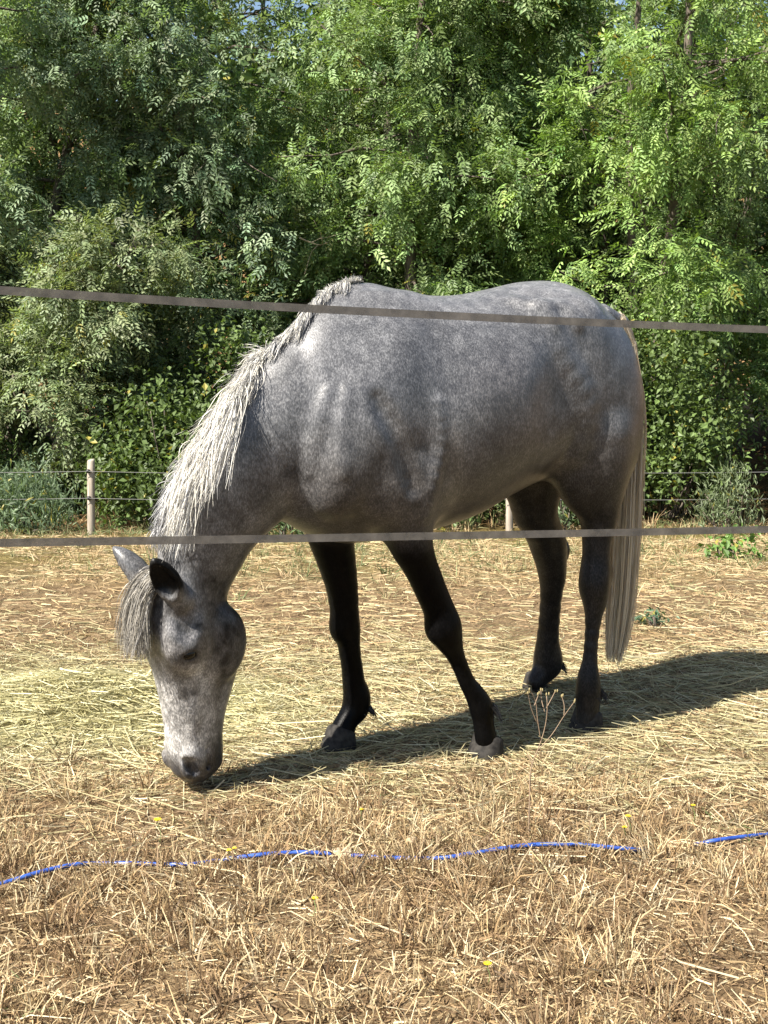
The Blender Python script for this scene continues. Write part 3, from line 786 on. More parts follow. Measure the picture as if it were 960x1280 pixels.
# --- coat colour by region (pigment, with some sun and shade put in)
def coat_colour(v):
    x, y, z = v.T
    n = len(v)
    col = np.empty((n, 3)); col[:] = (0.104, 0.107, 0.115)
    def mix(m, c): col[:] = col * (1 - m[:, None]) + np.array(c) * m[:, None]
    # shade painted on lower barrel and breast, brown cast; light painted on back
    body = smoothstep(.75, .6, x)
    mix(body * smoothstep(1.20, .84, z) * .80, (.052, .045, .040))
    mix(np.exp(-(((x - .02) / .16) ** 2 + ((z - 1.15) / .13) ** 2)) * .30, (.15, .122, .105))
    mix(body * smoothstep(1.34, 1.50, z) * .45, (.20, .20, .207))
    # paler creases: behind the elbow and in front of the stifle
    mix(np.exp(-(((x - .235 - (z - .9) * .12) / .030) ** 2)) * smoothstep(1.12, .98, z) * smoothstep(.70, .80, z) * .45, (.19, .172, .148))
    mix(np.exp(-(((x + .255) / .035) ** 2)) * smoothstep(1.0, .9, z) * .5, (.19, .165, .138))
    # neck: paler crest and throat patches, shade painted on the lower side
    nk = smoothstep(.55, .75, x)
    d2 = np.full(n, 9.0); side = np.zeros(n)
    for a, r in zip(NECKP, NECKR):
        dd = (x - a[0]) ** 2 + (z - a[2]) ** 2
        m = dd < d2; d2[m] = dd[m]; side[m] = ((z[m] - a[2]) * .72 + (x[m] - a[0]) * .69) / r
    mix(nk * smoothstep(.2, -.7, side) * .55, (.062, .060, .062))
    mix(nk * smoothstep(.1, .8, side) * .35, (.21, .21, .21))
    # legs
    legd = np.full(n, 9.0)
    for key, (P, r) in HLEGS.items():
        if key[1] != 'f': continue
        for a, ra in zip(P, r):
            np.minimum(legd, np.sqrt(((v - a) ** 2).sum(1)) / ra, out=legd)
    front = (x > -.2) & (x < .60)
    black = (.0026, .0026, .0029)
    mix(np.where(front, smoothstep(.82, .68, z) * np.maximum(smoothstep(1.75, 1.25, legd), smoothstep(.70, .66, z)), 0), black)
    mix(np.where(x < -.2, smoothstep(.92, .74, z), 0), black)
    mix(np.where(x < -.2, smoothstep(1.02, .86, z) * .55, 0), (.035, .032, .031))
    # head
    h = v - poll
    s_ = h @ HD / hs; n_ = h @ HN / hs; l_ = h @ HS / hs
    inh = smoothstep(-.01, .06, s_) * ((x > .72) & (np.abs(l_) < .16) & (s_ > -.02))
    mix(inh * .8, (.125, .123, .125))
    mix(inh * smoothstep(.03, -.05, n_) * smoothstep(.42, .32, s_) * .9, (.045, .044, .046))
    mix(inh * smoothstep(.22, .32, s_) * smoothstep(-.07, .01, n_) * .95, (.52, .515, .505))  # the nose's own pale, whitened further to paint the sun on it
    mix(inh * smoothstep(.30, .40, s_) * .45, (.28, .272, .265))
    mix(inh * np.exp(-(((np.abs(l_) - .068) / .014) ** 2)) * smoothstep(.2, .26, s_) * smoothstep(.40, .33, s_) * smoothstep(-.03, .01, n_) * .55, (.06, .06, .06))
    mix(inh * np.exp(-(((s_ - .19) / .06) ** 2)) * smoothstep(.05, .095, n_) * .3, (.24, .235, .235))
    mix(inh * smoothstep(.495, .575, s_), (.072, .070, .074))
    mix(inh * smoothstep(.44, .52, s_) * smoothstep(0, -.05, n_) * .85, (.032, .031, .032))
    mix(inh * np.exp(-(((s_ - .214) / .022) ** 2 + ((n_ - .042) / .036) ** 2)) * (np.abs(l_) > .06) * .95, (.018, .016, .016))
    # mottling of the coat: strong on face and cheeks, broad soft dapples elsewhere
    def n3(s, seed):
        p = v * s + seed * 13.7; i = np.floor(p); f = p - i; f = f * f * (3 - 2 * f); r = 0
        for a in (0, 1):
            for b_ in (0, 1):
                for c_ in (0, 1):
                    q = np.sin((i[:, 0] + a) * 127.1 + (i[:, 1] + b_) * 311.7 + (i[:, 2] + c_) * 74.7 + seed) * 43758.5453
                    r = r + (q - np.floor(q)) * np.abs(1 - a - f[:, 0]) * np.abs(1 - b_ - f[:, 1]) * np.abs(1 - c_ - f[:, 2])
        return r * 2 - 1
    face = n3(34, 1) * .55 + n3(75, 2) * .45
    broad = n3(11, 3) * .6 + n3(22, 4) * .4
    nearnk = smoothstep(.55, .8, x)
    k = 1 + face * (.50 * inh * smoothstep(.52, .40, s_) + .28 * nearnk) + broad * (.30 + .25 * nearnk) * (1 - .5 * inh)
    col *= np.clip(k, .35, 2.0)[:, None]
    # insides of nostrils and ears
    for sd in (1, -1):
        c = head_pt(.556, .032, sd * .052)
        mix(np.exp(-((v - c) ** 2).sum(1) / .015 ** 2), (.010, .008, .008))
    e1 = hp(204, 718, .02)
    mix(smoothstep(.085, .06, np.sqrt(((v - e1) ** 2).sum(1))) * smoothstep(.06, .02, s_) * smoothstep(.0, .02, l_), (.006, .006, .006))
    e2 = hp(160, 703, -.18)
    mix(smoothstep(.075, .05, np.sqrt(((v - e2) ** 2).sum(1))) * (l_ < -.03) * smoothstep(.04, 0, s_) * .9, (.075, .076, .08))
    return col

coat, nt, b = new_mat('dapple_grey_coat')
tc = nd(nt, 'ShaderNodeTexCoord')
vc = nd(nt, 'ShaderNodeVertexColor', layer_name='tint')
mp = nd(nt, 'ShaderNodeMapping'); mp.inputs['Scale'].default_value = (1.0, 1.0, 0.38); mp.inputs['Rotation'].default_value = (0, .5, 0)
nt.links.new(tc.outputs['Object'], mp.inputs[0])
hair = nd(nt, 'ShaderNodeTexNoise', in_Scale=260.0, in_Detail=2.0, in_Roughness=.7)
nt.links.new(mp.outputs[0], hair.inputs['Vector'])
mid = nd(nt, 'ShaderNodeTexNoise', in_Scale=26.0, in_Detail=4.0, in_Roughness=.65)
nt.links.new(tc.outputs['Object'], mid.inputs['Vector'])
dap = nd(nt, 'ShaderNodeTexVoronoi', feature='SMOOTH_F1', in_Scale=17.0, in_Smoothness=.6)
wob = nd(nt, 'ShaderNodeTexNoise', in_Scale=7.0, in_Detail=2.0)
nt.links.new(tc.outputs['Object'], wob.inputs['Vector'])
av = nd(nt, 'ShaderNodeVectorMath', operation='ADD'); nt.links.new(tc.outputs['Object'], av.inputs[0])
sc_ = nd(nt, 'ShaderNodeVectorMath', operation='SCALE', in_Scale=.16); nt.links.new(wob.outputs['Color'], sc_.inputs[0]); nt.links.new(sc_.outputs[0], av.inputs[1])
nt.links.new(av.outputs[0], dap.inputs['Vector'])
hr = ramp(nt, hair.outputs['Fac'], [(.34, (.52, .52, .52)), (.5, (.92, .92, .92)), (.66, (1.75, 1.74, 1.71))])
mott = nd(nt, 'ShaderNodeTexNoise', in_Scale=75.0, in_Detail=3.0, in_Roughness=.6)
nt.links.new(tc.outputs['Object'], mott.inputs['Vector'])
mo = ramp(nt, mott.outputs['Fac'], [(.36, (.84, .84, .84)), (.5, (1, 1, 1)), (.66, (1.18, 1.18, 1.17))])
mr = ramp(nt, mid.outputs['Fac'], [(.28, (.66, .66, .67)), (.52, (1.0, .99, .97)), (.75, (1.42, 1.40, 1.37))])
dr = ramp(nt, dap.outputs['Distance'], [(.05, (1.14, 1.14, 1.13)), (.55, (.88, .88, .885))])
m1 = nd(nt, 'ShaderNodeMix', data_type='RGBA', blend_type='MULTIPLY'); m1.inputs[0].default_value = 1
m2 = nd(nt, 'ShaderNodeMix', data_type='RGBA', blend_type='MULTIPLY'); m2.inputs[0].default_value = 1
m3 = nd(nt, 'ShaderNodeMix', data_type='RGBA', blend_type='MULTIPLY'); m3.inputs[0].default_value = 1
nt.links.new(vc.outputs[0], m1.inputs[6]); nt.links.new(hr.outputs[0], m1.inputs[7])
nt.links.new(m1.outputs[2], m2.inputs[6]); nt.links.new(mr.outputs[0], m2.inputs[7])
nt.links.new(m2.outputs[2], m3.inputs[6]); nt.links.new(dr.outputs[0], m3.inputs[7])
m4 = nd(nt, 'ShaderNodeMix', data_type='RGBA', blend_type='MULTIPLY'); m4.inputs[0].default_value = 1
nt.links.new(m3.outputs[2], m4.inputs[6]); nt.links.new(mo.outputs[0], m4.inputs[7]); nt.links.new(m4.outputs[2], b.inputs['Base Color'])
bp = nd(nt, 'ShaderNodeBump', in_Strength=.25, in_Distance=.003)
nt.links.new(hair.outputs['Fac'], bp.inputs['Height']); nt.links.new(bp.outputs[0], b.inputs['Normal'])
b.inputs['Roughness'].default_value = .37
sr = ramp(nt, vc.outputs[0], [(.006, (.07, .07, .07)), (.09, (.60, .60, .60))]); nt.links.new(sr.outputs[0], b.inputs['Specular IOR Level'])
b.inputs['Sheen Weight'].default_value = .0
b.inputs['Sheen Roughness'].default_value = .4

horse = tag(empty('horse', HO, HROT), 'dapple grey horse with black legs and pale mane grazing with lowered head', 'horse')
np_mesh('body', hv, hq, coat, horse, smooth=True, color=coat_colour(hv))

# --- eyes
eye_m, nt, b = new_mat('eye_dark')
b.inputs['Base Color'].default_value = (.003, .0025, .002, 1); b.inputs['Roughness'].default_value = .12; b.inputs['Specular IOR Level'].default_value = .35
def uv_ball(c, r, axes, nu=16, nv=10):
    th = np.linspace(0, math.pi, nv + 1)[1:-1]; ph = np.linspace(0, 2 * math.pi, nu, endpoint=False)
    q = np.stack(np.broadcast_arrays(np.sin(th)[:, None] * np.cos(ph), np.sin(th)[:, None] * np.sin(ph), np.cos(th)[:, None]), -1).reshape(-1, 3)
    q = np.concatenate([q, [[0, 0, 1]], [[0, 0, -1]]]) * np.asarray(r)
    V = np.asarray(c) + q @ np.asarray(axes)
    i = np.arange(nv - 2)[:, None] * nu; j = np.arange(nu)[None]; k = (j + 1) % nu
    Q = np.stack([i + j, i + nu + j, i + nu + k, i + k], -1).reshape(-1, 4)
    jj = np.arange(nu); kk = (jj + 1) % nu; t = len(q) - 2; o = (nv - 2) * nu
    T = np.concatenate([np.stack([jj, kk, np.full(nu, t)], -1), np.stack([o + kk, o + jj, np.full(nu, t + 1)], -1)])
    return V, Q, T
for sd in (1, -1):
    V, Q, T = uv_ball(head_pt(.2135, .043, sd * .0975), np.array([.0165, .0155, .0235]) * hs, [HD, HS, HN])
    np_mesh('eye', V, [Q, T], eye_m, horse, smooth=True)

# --- hooves
hoof_m, nt, b = new_mat('hoof_horn')
tc = nd(nt, 'ShaderNodeTexCoord'); wv = nd(nt, 'ShaderNodeTexNoise', in_Scale=60.0, in_Detail=4.0)
nt.links.new(tc.outputs['Object'], wv.inputs['Vector'])
rr = ramp(nt, wv.outputs['Fac'], [(.3, (.012, .011, .010)), (.7, (.045, .041, .036))])
nt.links.new(rr.outputs[0], b.inputs['Base Color']); b.inputs['Roughness'].default_value = .75; b.inputs['Specular IOR Level'].default_value = .2
def hoof(px, yaw, tilt=0.0, size=1.0):
    w = at_ground(*px); c = to_loc(w)
    A = np.linspace(0, 2 * math.pi, 24, endpoint=False)
    rows = [(0.0, -.052, .070, .060), (.012, -.052, .069, .0595), (.03, -.051, .060, .057), (.05, -.050, .049, .053), (.066, -.048, .041, .050), (.074, -.040, .033, .042), (.078, -.02, .015, .02)]
    V = []
    for z, heel, toe, lat in rows:
        cx = (heel + toe) / 2; rx = (toe - heel) / 2
        X = cx + rx * np.cos(A); Y = lat * np.sin(A) * (1 - .10 * np.cos(A) * -1)
        Z = z * (1.0 + .18 * np.cos(A)) + 0 * A
        V.append(np.stack([X, Y, Z], -1))
    V = np.concatenate(V)
    ct, st_ = math.cos(tilt), math.sin(tilt)
    V[:, 0] -= .07                                    # tip about the toe
    V = np.stack([V[:, 0] * ct + V[:, 2] * st_, V[:, 1], -V[:, 0] * st_ + V[:, 2] * ct], -1)
    V[:, 0] += .07
    V = V * size
    cy, sy = math.cos(yaw), math.sin(yaw)
    V = np.stack([V[:, 0] * cy - V[:, 1] * sy, V[:, 0] * sy + V[:, 1] * cy, V[:, 2]], -1) + np.array([c[0], c[1], -.006])
    n = 24; R_ = len(rows)
    i = np.arange(R_ - 1)[:, None] * n; j = np.arange(n)[None]; k = (j + 1) % n
    Q = np.stack([i + j, i + k, i + n + k, i + n + j], -1).reshape(-1, 4)
    V = np.concatenate([V, V[:n].mean(0)[None], V[-n:].mean(0)[None]])
    jj = np.arange(n); kk = (jj + 1) % n
    T = np.concatenate([np.stack([kk, jj, np.full(n, R_ * n)], -1), np.stack([(R_ - 1) * n + jj, (R_ - 1) * n + kk, np.full(n, R_ * n + 1)], -1)])
    np_mesh('hoof', V, [Q, T], hoof_m, horse, smooth=True)
hoof((610, 943), 0.05)
hoof((426, 935), .10)
hoof((735, 910), .05)
hoof((671, 861), .0, .12, .82)

# --- hair
rng = np.random.default_rng(11)
def hair_mesh(name, S, w0, w1, colours, mat, parent):
    """S: (n, m, 3) strand points; ribbons with a random facing"""
    n, m, _ = S.shape
    T = np.gradient(S, axis=1); T /= np.linalg.norm(T, axis=2)[..., None] + 1e-9
    u = rng.normal(size=(n, 1, 3)); u = np.cross(T, u); u /= np.linalg.norm(u, axis=2)[..., None] + 1e-9
    wd = np.linspace(1, 0, m)[None, :, None] ** .6
    w0 = np.broadcast_to(np.asarray(w0), (n,))[:, None, None]
    W = (w1 + (w0 - w1) * wd) / 2
    V = np.stack([S - u * W, S + u * W], 2).reshape(-1, 3)
    i = (np.arange(n)[:, None] * m + np.arange(m - 1)[None]) * 2
    Q = np.stack([i, i + 1, i + 3, i + 2], -1).reshape(-1, 4)
    C = np.repeat(colours[:, None], m * 2, 1).reshape(-1, 3) if colours.ndim == 2 else np.repeat(colours, 2, 1).reshape(-1, 3)
    return np_mesh(name, V, Q, mat, parent, color=C)
def drape(roots, dirs, length, m, grav=1.0, bias=None, wave=.004, clear=.006, clump=None, keep=None):
    """hang strands from their roots, kept outside the body"""
    n = len(roots); step = (np.asarray(length) / (m - 1))[:, None]
    P = roots.copy(); d = dirs.copy(); out = [P.copy()]
    cur = rng.normal(size=(n, 3)) * .12
    for k in range(m - 1):
        d = d + np.array([0, 0, -1.0]) * grav * (.22 + .25 * k / m) + cur * .35 + (0 if bias is None else bias)
        cur = cur * .7 + rng.normal(size=(n, 3)) * .06
        d /= np.linalg.norm(d, axis=1)[:, None]
        Pn_ = P + d * step
        for _ in range(2):
            dist, g = sdf(Pn_)
            pen = np.maximum(clear - dist, 0)[:, None]
            Pn_ = Pn_ + g * pen
        d = Pn_ - P; d /= np.linalg.norm(d, axis=1)[:, None] + 1e-9
        P = P + d * step
        out.append(P.copy())
    S = np.stack(out, 1)
    if clump is not None:                                  # draw tips together into locks
        t = np.linspace(0, 1, m)[None, :, None] ** 1.3
        S = S * (1 - .62 * t) + S[clump] * .62 * t + rng.normal(size=(n, 1, 3)) * wave * t
        ph = rng.uniform(0, 6.28, (n, 1, 1))[clump]; S = S + np.sin(np.linspace(0, 5.5, m)[None, :, None] + ph) * rng.normal(size=(n, 1, 3))[clump] * wave * .45 * t
    return S
def lock_ids(order_key, per):
    n = len(order_key); o = np.argsort(order_key); ids = np.empty(n, int)
    for a in range(0, n, per): ids[o[a:a + per]] = o[min(a + per // 2, n - 1)]
    return ids
hair_m, nt, b = new_mat('horse_hair')
vc = nd(nt, 'ShaderNodeVertexColor', layer_name='tint')
nt.links.new(vc.outputs[0], b.inputs['Base Color'])
b.inputs['Roughness'].default_value = .42; b.inputs['Specular IOR Level'].default_value = .5
tr = nd(nt, 'ShaderNodeBsdfTranslucent'); nt.links.new(vc.outputs[0], tr.inputs[0])
mx = nd(nt, 'ShaderNodeMixShader'); mx.inputs[0].default_value = .22
nt.links.new(b.outputs[0], mx.inputs[1]); nt.links.new(tr.outputs[0], mx.inputs[2]); nt.links.new(mx.outputs[0], nt.nodes['Material Output'].inputs[0])

# crest line from withers to poll
nT = np.gradient(NECKP, axis=0); nT /= np.linalg.norm(nT, axis=1)[:, None]
nU = np.stack([-nT[:, 2], 0 * nT[:, 0], nT[:, 0]], -1); nU /= np.linalg.norm(nU, axis=1)[:, None]
nU *= np.sign(nU[:, [2]] + .3 * nU[:, [0]])
crest = NECKP + nU * NECKR[:, None]
wi = np.array([[.30, 0, 1.535], [.37, 0, 1.545], [.44, 0, 1.535], [.50, 0, 1.505]])
cs = np.concatenate([wi, crest[5:]])
crest_line = resample(cs, 200)
def crest_at(t):
    f = np.clip(t, 0, 1) * 199; i = np.minimum(f.astype(int), 198)
    return crest_line[i] + (crest_line[i + 1] - crest_line[i]) * (f - i)[:, None]
def settle(P):
    for _ in range(4):
        d, g = sdf(P); P = P - g * d[:, None]
    return P
def mane(n, t0, t1, lmin, lmax, up, left, m, grav, flow, colset, per, wave=.006):
    t = np.sort(rng.uniform(t0, t1, n))
    r = crest_at(t); r[:, 1] += rng.normal(0, .007, n)
    r = settle(r)
    i = np.clip((t * 21).astype(int), 0, 21)
    U = np.array([0, 0, 1.0])[None] * up + np.array([0, 1.0, 0])[None] * left + rng.normal(size=(n, 3)) * .18 + nU[i] * up
    U /= np.linalg.norm(U, axis=1)[:, None]
    ln = rng.uniform(lmin, lmax, n) * (.75 + .35 * np.sin(t * 47) * np.sin(t * 23 + 1) + .1)
    if t1 > .6: ln = ln * (.35 + .65 * smoothstep(t0, t0 + .16, t)) * np.where(rng.uniform(size=n) < .22, .55, 1)
    S = drape(r, U, np.maximum(ln, .012), m, grav, bias=nT[i] * flow, wave=wave, clump=lock_ids(t + rng.normal(0, .006, n), per))
    c = colset[rng.integers(0, len(colset), n)] * rng.uniform(.8, 1.15, (n, 1))
    return S, c
white = np.array([(.70, .68, .60), (.76, .73, .64), (.60, .57, .49), (.72, .70, .66)])
greyw = np.array([(.30, .30, .31), (.45, .45, .45), (.56, .56, .55), (.20, .20, .21), (.12, .12, .125)])
Sa, ca = mane(900, 0.08, .22, .010, .024, .12, 1.0, 6, .5, .18, np.concatenate([greyw[:3], white]), 12)
Sb, cb = mane(2300, .13, .54, .060, .105, .28, 1.15, 9, 1.0, .16, np.concatenate([greyw, white]), 18)
Sc, cc = mane(2900, .42, .79, .17, .37, .15, 1.15, 12, .60, .19, np.concatenate([white, white, greyw[:4]]), 56, .020)
Sd, cd = mane(700, .74, .92, .07, .14, .3, .50, 10, .6, .22, greyw, 16, .01)
mane_o = hair_mesh('mane', Sc, .0021, .0005, cc, hair_m, horse)
for S_, c_ in ((Sa, ca), (Sb, cb), (Sd, cd)):
    hair_mesh('mane_lock', S_, .0021, .0006, c_, hair_m, mane_o)
mane_o['label'] = 'white and grey mane hanging on the near side'

# forelock
n = 1500
a = rng.uniform(-.035, .035, n)
r = np.array([head_pt(.012 + rng.normal(0, .010), .06, l) for l in a]); r = settle(r)
U = HN[None] * .42 + HS[None] * (a / .035 * .10 - .10)[:, None] + np.array([0, 0, -.05]) + rng.normal(size=(n, 3)) * .10
U /= np.linalg.norm(U, axis=1)[:, None]
S = drape(r, U, rng.uniform(.19, .28, n), 13, 1.2, clear=.008, clump=lock_ids(a + rng.normal(0, .004, n), 34), wave=.01)
fc = np.array([(.25, .235, .205), (.36, .335, .285), (.16, .15, .14), (.45, .42, .36)])
hair_mesh('forelock', S, .0019, .0006, fc[rng.integers(0, 4, n)] * rng.uniform(.8, 1.1, (n, 1)), hair_m, horse)

# tail: strands leave the dock and hang down
guide = np.array([hp(a_, b_, y_) for a_, b_, y_ in ((768, 398, 0), (781, 424, .01), (788, 470, .02), (789, 530, .03), (785, 600, .03), (781, 670, .03), (777, 740, .03), (771, 800, .03), (767, 830, .03))])
guide = resample(guide, 60)
n = 4400; m = 13
t0 = rng.uniform(0, .22, n); t1 = np.clip(1.0 - rng.exponential(.085, n), .5, 1.0)
tt = t0[:, None] + (t1 - t0)[:, None] * np.linspace(0, 1, m)[None]
G = guide[np.clip((tt * 59).astype(int), 0, 58)] * (1 - (tt * 59 % 1))[..., None] + guide[np.clip((tt * 59).astype(int) + 1, 0, 59)] * (tt * 59 % 1)[..., None]
ang = rng.uniform(0, 2 * math.pi, n); rad = np.sqrt(rng.uniform(0, 1, n)) * np.where(rng.uniform(size=n) < .07, 1.35, 1)
off = np.stack([np.cos(ang) * rad * .038, np.sin(ang) * rad * .054, 0 * ang], -1)
spread = np.interp(tt, [0, .1, .3, .6, .85, 1], [.35, .5, .85, 1.05, 1.05, .62])
S = G + off[:, None] * spread[..., None]
cl = lock_ids(ang + rad * .5, 40)
t_ = np.linspace(0, 1, m)[None, :, None]
S = S * (1 - .34 * t_) + S[cl] * .34 * t_
S[..., :2] += (rng.normal(size=(n, 1, 2)) * np.sin(tt[..., None] * rng.uniform(5, 11, (n, 1, 1)) + rng.uniform(0, 6, (n, 1, 1)))) * .0035
for k in range(m):
    d, g = sdf(S[:, k]); S[:, k] += g * np.clip(.006 - d, 0, .03)[:, None]
tcx = np.array([(.78, .68, .49), (.84, .75, .58), (.72, .61, .43), (.86, .79, .66), (.50, .38, .25)])
tl = tcx[rng.integers(0, 5, n)] * rng.uniform(.85, 1.1, (n, 1)) * np.where((np.sin(ang * 6) > .86)[:, None], .6, 1)
hair_mesh('tail', S, .0024, .0008, tl, hair_m, horse)

# tufts behind the fetlocks
for key, at_i in (('nf', 14), ('ff', 11), ('nh', 13), ('fh', 11)):
    P, r_ = HLEGS[key]; c = P[at_i]; n = 160
    a = rng.normal(0, .55, n) + math.pi
    r = c + np.stack([np.cos(a) * r_[at_i], np.sin(a) * r_[at_i], rng.uniform(-.012, .02, n)], -1)
    U = np.stack([np.cos(a), np.sin(a), 0 * a - .3], -1); U /= np.linalg.norm(U, axis=1)[:, None]
    S = drape(r, U, rng.uniform(.03, .055, n), 5, 1.4, clear=.002, clump=lock_ids(a, 20), wave=.003)
    hair_mesh('fetlock_tuft', S, .0025, .0006, np.full((n, 3), .018), hair_m, horse)
# ================================================================== fences
def strip_material():
    m, nt, b = new_mat('woven_tape')
    tc = nd(nt, 'ShaderNodeTexCoord'); sp = nd(nt, 'ShaderNodeSeparateXYZ'); nt.links.new(tc.outputs['UV'], sp.inputs[0])
    w1 = nd(nt, 'ShaderNodeTexWave', wave_type='BANDS', bands_direction='Y', in_Scale=2.6, in_Distortion=.0); nt.links.new(tc.outputs['UV'], w1.inputs['Vector'])
    n_ = nd(nt, 'ShaderNodeTexNoise', in_Scale=30.0, in_Detail=4.0); nt.links.new(tc.outputs['Object'], n_.inputs['Vector'])
    r = ramp(nt, n_.outputs['Fac'], [(.3, (.050, .046, .041)), (.7, (.120, .110, .097))])
    r1 = ramp(nt, w1.outputs['Fac'], [(.0, (.62, .60, .58)), (.5, (1.1, 1.08, 1.05))])
    mm = nd(nt, 'ShaderNodeMix', data_type='RGBA', blend_type='MULTIPLY'); mm.inputs[0].default_value = 1
    nt.links.new(r.outputs[0], mm.inputs[6]); nt.links.new(r1.outputs[0], mm.inputs[7]); nt.links.new(mm.outputs[2], b.inputs['Base Color'])
    b.inputs['Roughness'].default_value = .7
    b.inputs['Alpha'].default_value = .78
    return m
TAPE = strip_material()
def wood(name, a, c):
    m, nt, b = new_mat(name)
    tc = nd(nt, 'ShaderNodeTexCoord'); mp = nd(nt, 'ShaderNodeMapping'); mp.inputs['Scale'].default_value = (1, 1, .06)
    nt.links.new(tc.outputs['Object'], mp.inputs[0])
    n_ = nd(nt, 'ShaderNodeTexNoise', in_Scale=90.0, in_Detail=4.0); nt.links.new(mp.outputs[0], n_.inputs['Vector'])
    r = ramp(nt, n_.outputs['Fac'], [(.3, a), (.7, c)]); nt.links.new(r.outputs[0], b.inputs['Base Color']); b.inputs['Roughness'].default_value = .85
    return m
STAKE = wood('weathered_stake', (.24, .20, .155), (.46, .405, .33))
WIRE, nt, b = new_mat('fence_wire'); b.inputs['Base Color'].default_value = (.16, .16, .15, 1); b.inputs['Roughness'].default_value = .5
BLACKP, nt, b = new_mat('black_plastic'); b.inputs['Base Color'].default_value = (.02, .02, .02, 1); b.inputs['Roughness'].default_value = .5
def stake_mesh(h, w, lean=(0, 0), seed=0):
    rg = np.random.default_rng(seed)
    A = np.linspace(0, 2 * math.pi, 10, endpoint=False) + .3
    zs = [-.25, 0, h * .33, h * .66, h - .015, h]
    V = []
    for z in zs:
        r = w / 2 * (1 + .06 * np.cos(A * 3 + z * 4) + .04 * rg.normal(size=10)) * (.88 if z == h else 1)
        V.append(np.stack([np.cos(A) * r + lean[0] * z, np.sin(A) * r + lean[1] * z, np.full(10, z) + (.006 * np.cos(A) if z == h else 0)], -1))
    n = 10; V = np.concatenate(V + [np.array([[lean[0] * h, lean[1] * h, h + .003]])])
    i = np.arange(len(zs) - 1)[:, None] * n; j = np.arange(n)[None]; k = (j + 1) % n
    Q = np.stack([i + j, i + k, i + n + k, i + n + j], -1).reshape(-1, 4)
    jj = np.arange(n); T = np.stack([(len(zs) - 1) * n + jj, (len(zs) - 1) * n + (jj + 1) % n, np.full(n, len(V) - 1)], -1)
    return V, Q, T
def solid_strip(P, w, th=.0006):
    """a woven tape: flat band of real thickness standing on edge, with uv along / across"""
    P = np.asarray(P, float); n = len(P)
    T = np.gradient(P, axis=0); T /= np.linalg.norm(T, axis=1)[:, None]
    S = np.cross(T, np.array([0, 0, 1.0])); S /= np.linalg.norm(S, axis=1)[:, None]
    tw = np.sin(np.linspace(0, 9, n)) * .10                       # slight twist
    U = np.cross(S, T); U2 = U * np.cos(tw)[:, None] + S * np.sin(tw)[:, None]; N2 = np.cross(T, U2)
    V = np.stack([P - U2 * w / 2 - N2 * th / 2, P + U2 * w / 2 - N2 * th / 2, P + U2 * w / 2 + N2 * th / 2, P - U2 * w / 2 + N2 * th / 2], 1).reshape(-1, 3)
    i = np.arange(n - 1) * 4
    Q = np.concatenate([np.stack([i + a, i + bq, i + 4 + bq, i + 4 + a], -1) for a, bq in ((0, 1), (1, 2), (2, 3), (3, 0))])
    return V, Q
# the electric tape fence between camera and horse: two tapes on stakes standing outside the view
L0, L1 = np.array([-.748, 2.65]), np.array([.889, 3.15])
def line_at(x): return L0 + (L1 - L0) * (x - L0[0]) / (L1[0] - L0[0])
fence = tag(empty('tape_fence', (0, float(line_at(0)[1]), 0)), 'electric fence of two flat brown-grey tapes running in front of the horse', 'fence')
fo = np.array(fence.location)
XL, XR = -3.3, 3.7
def tape(name, px, label):
    pts = []
    for a, c in px:
        d = ray(a, c)                                             # hit the vertical plane of the fence
        nrm = np.array([-(L1 - L0)[1], (L1 - L0)[0], 0])
        t = (np.array([*L0, 0]) - CAMP) @ nrm / (d @ nrm); pts.append(CAMP + d * t)
    pts = np.array(pts); co = np.polyfit(pts[:, 0], pts[:, 2], 2)
    x = np.linspace(XL, XR, 90); xy = np.array([line_at(q) for q in x])
    z = np.where((x > -1) & (x < 1.1), np.polyval(co, x), 0)
    z = np.where(x <= -1, np.polyval(co, -1) + (x + 1) * np.polyval(np.polyder(co), -1) * .8, z)
    z = np.where(x >= 1.1, np.polyval(co, 1.1) + (x - 1.1) * np.polyval(np.polyder(co), 1.1) * .8, z)
    P = np.stack([xy[:, 0], xy[:, 1], z], -1) - fo
    V, Q = solid_strip(P, .0165)
    o = np_mesh(name, V, Q, TAPE, fence)
    uv = o.data.uv_layers.new(name='UVMap'); vi = np.zeros(len(o.data.loops), np.int32); o.data.loops.foreach_get('vertex_index', vi)
    u = np.repeat(np.linspace(0, 40, 90), 4); vv = np.tile([0, 1, 1, 0], 90)
    uv.data.foreach_set('uv', np.stack([u[vi], vv[vi]], -1).astype(np.float32).ravel())
    o['label'] = label
    return P
PU = tape('tape', [(0, 363), (240, 377), (480, 391), (720, 402), (960, 412)], 'upper tape crossing the back of the horse')
PL = tape('tape', [(0, 678), (240, 676), (480, 671), (720, 666), (960, 662)], 'lower tape crossing the neck and forelegs')
for k, e in ((0, -1), (-1, 1)):
    pu, pl = PU[k], PL[k]; gx, gy = pu[0] + fo[0], pu[1] + fo[1]
    v, q, t = stake_mesh(1.62, .07, seed=3 + k); z0 = float(gz(gx, gy))
    off = np.array([0, .045, 0])
    po = np_mesh('post', v + np.array([pu[0], pu[1], z0]) + off, [q, t], STAKE, fence, smooth=True)
    for pp in (pu, pl):
        V, Q, T = uv_ball(pp + off * .25, (.016, .022, .020), np.eye(3)); np_mesh('insulator', V, [Q, T], BLACKP, po, smooth=True)

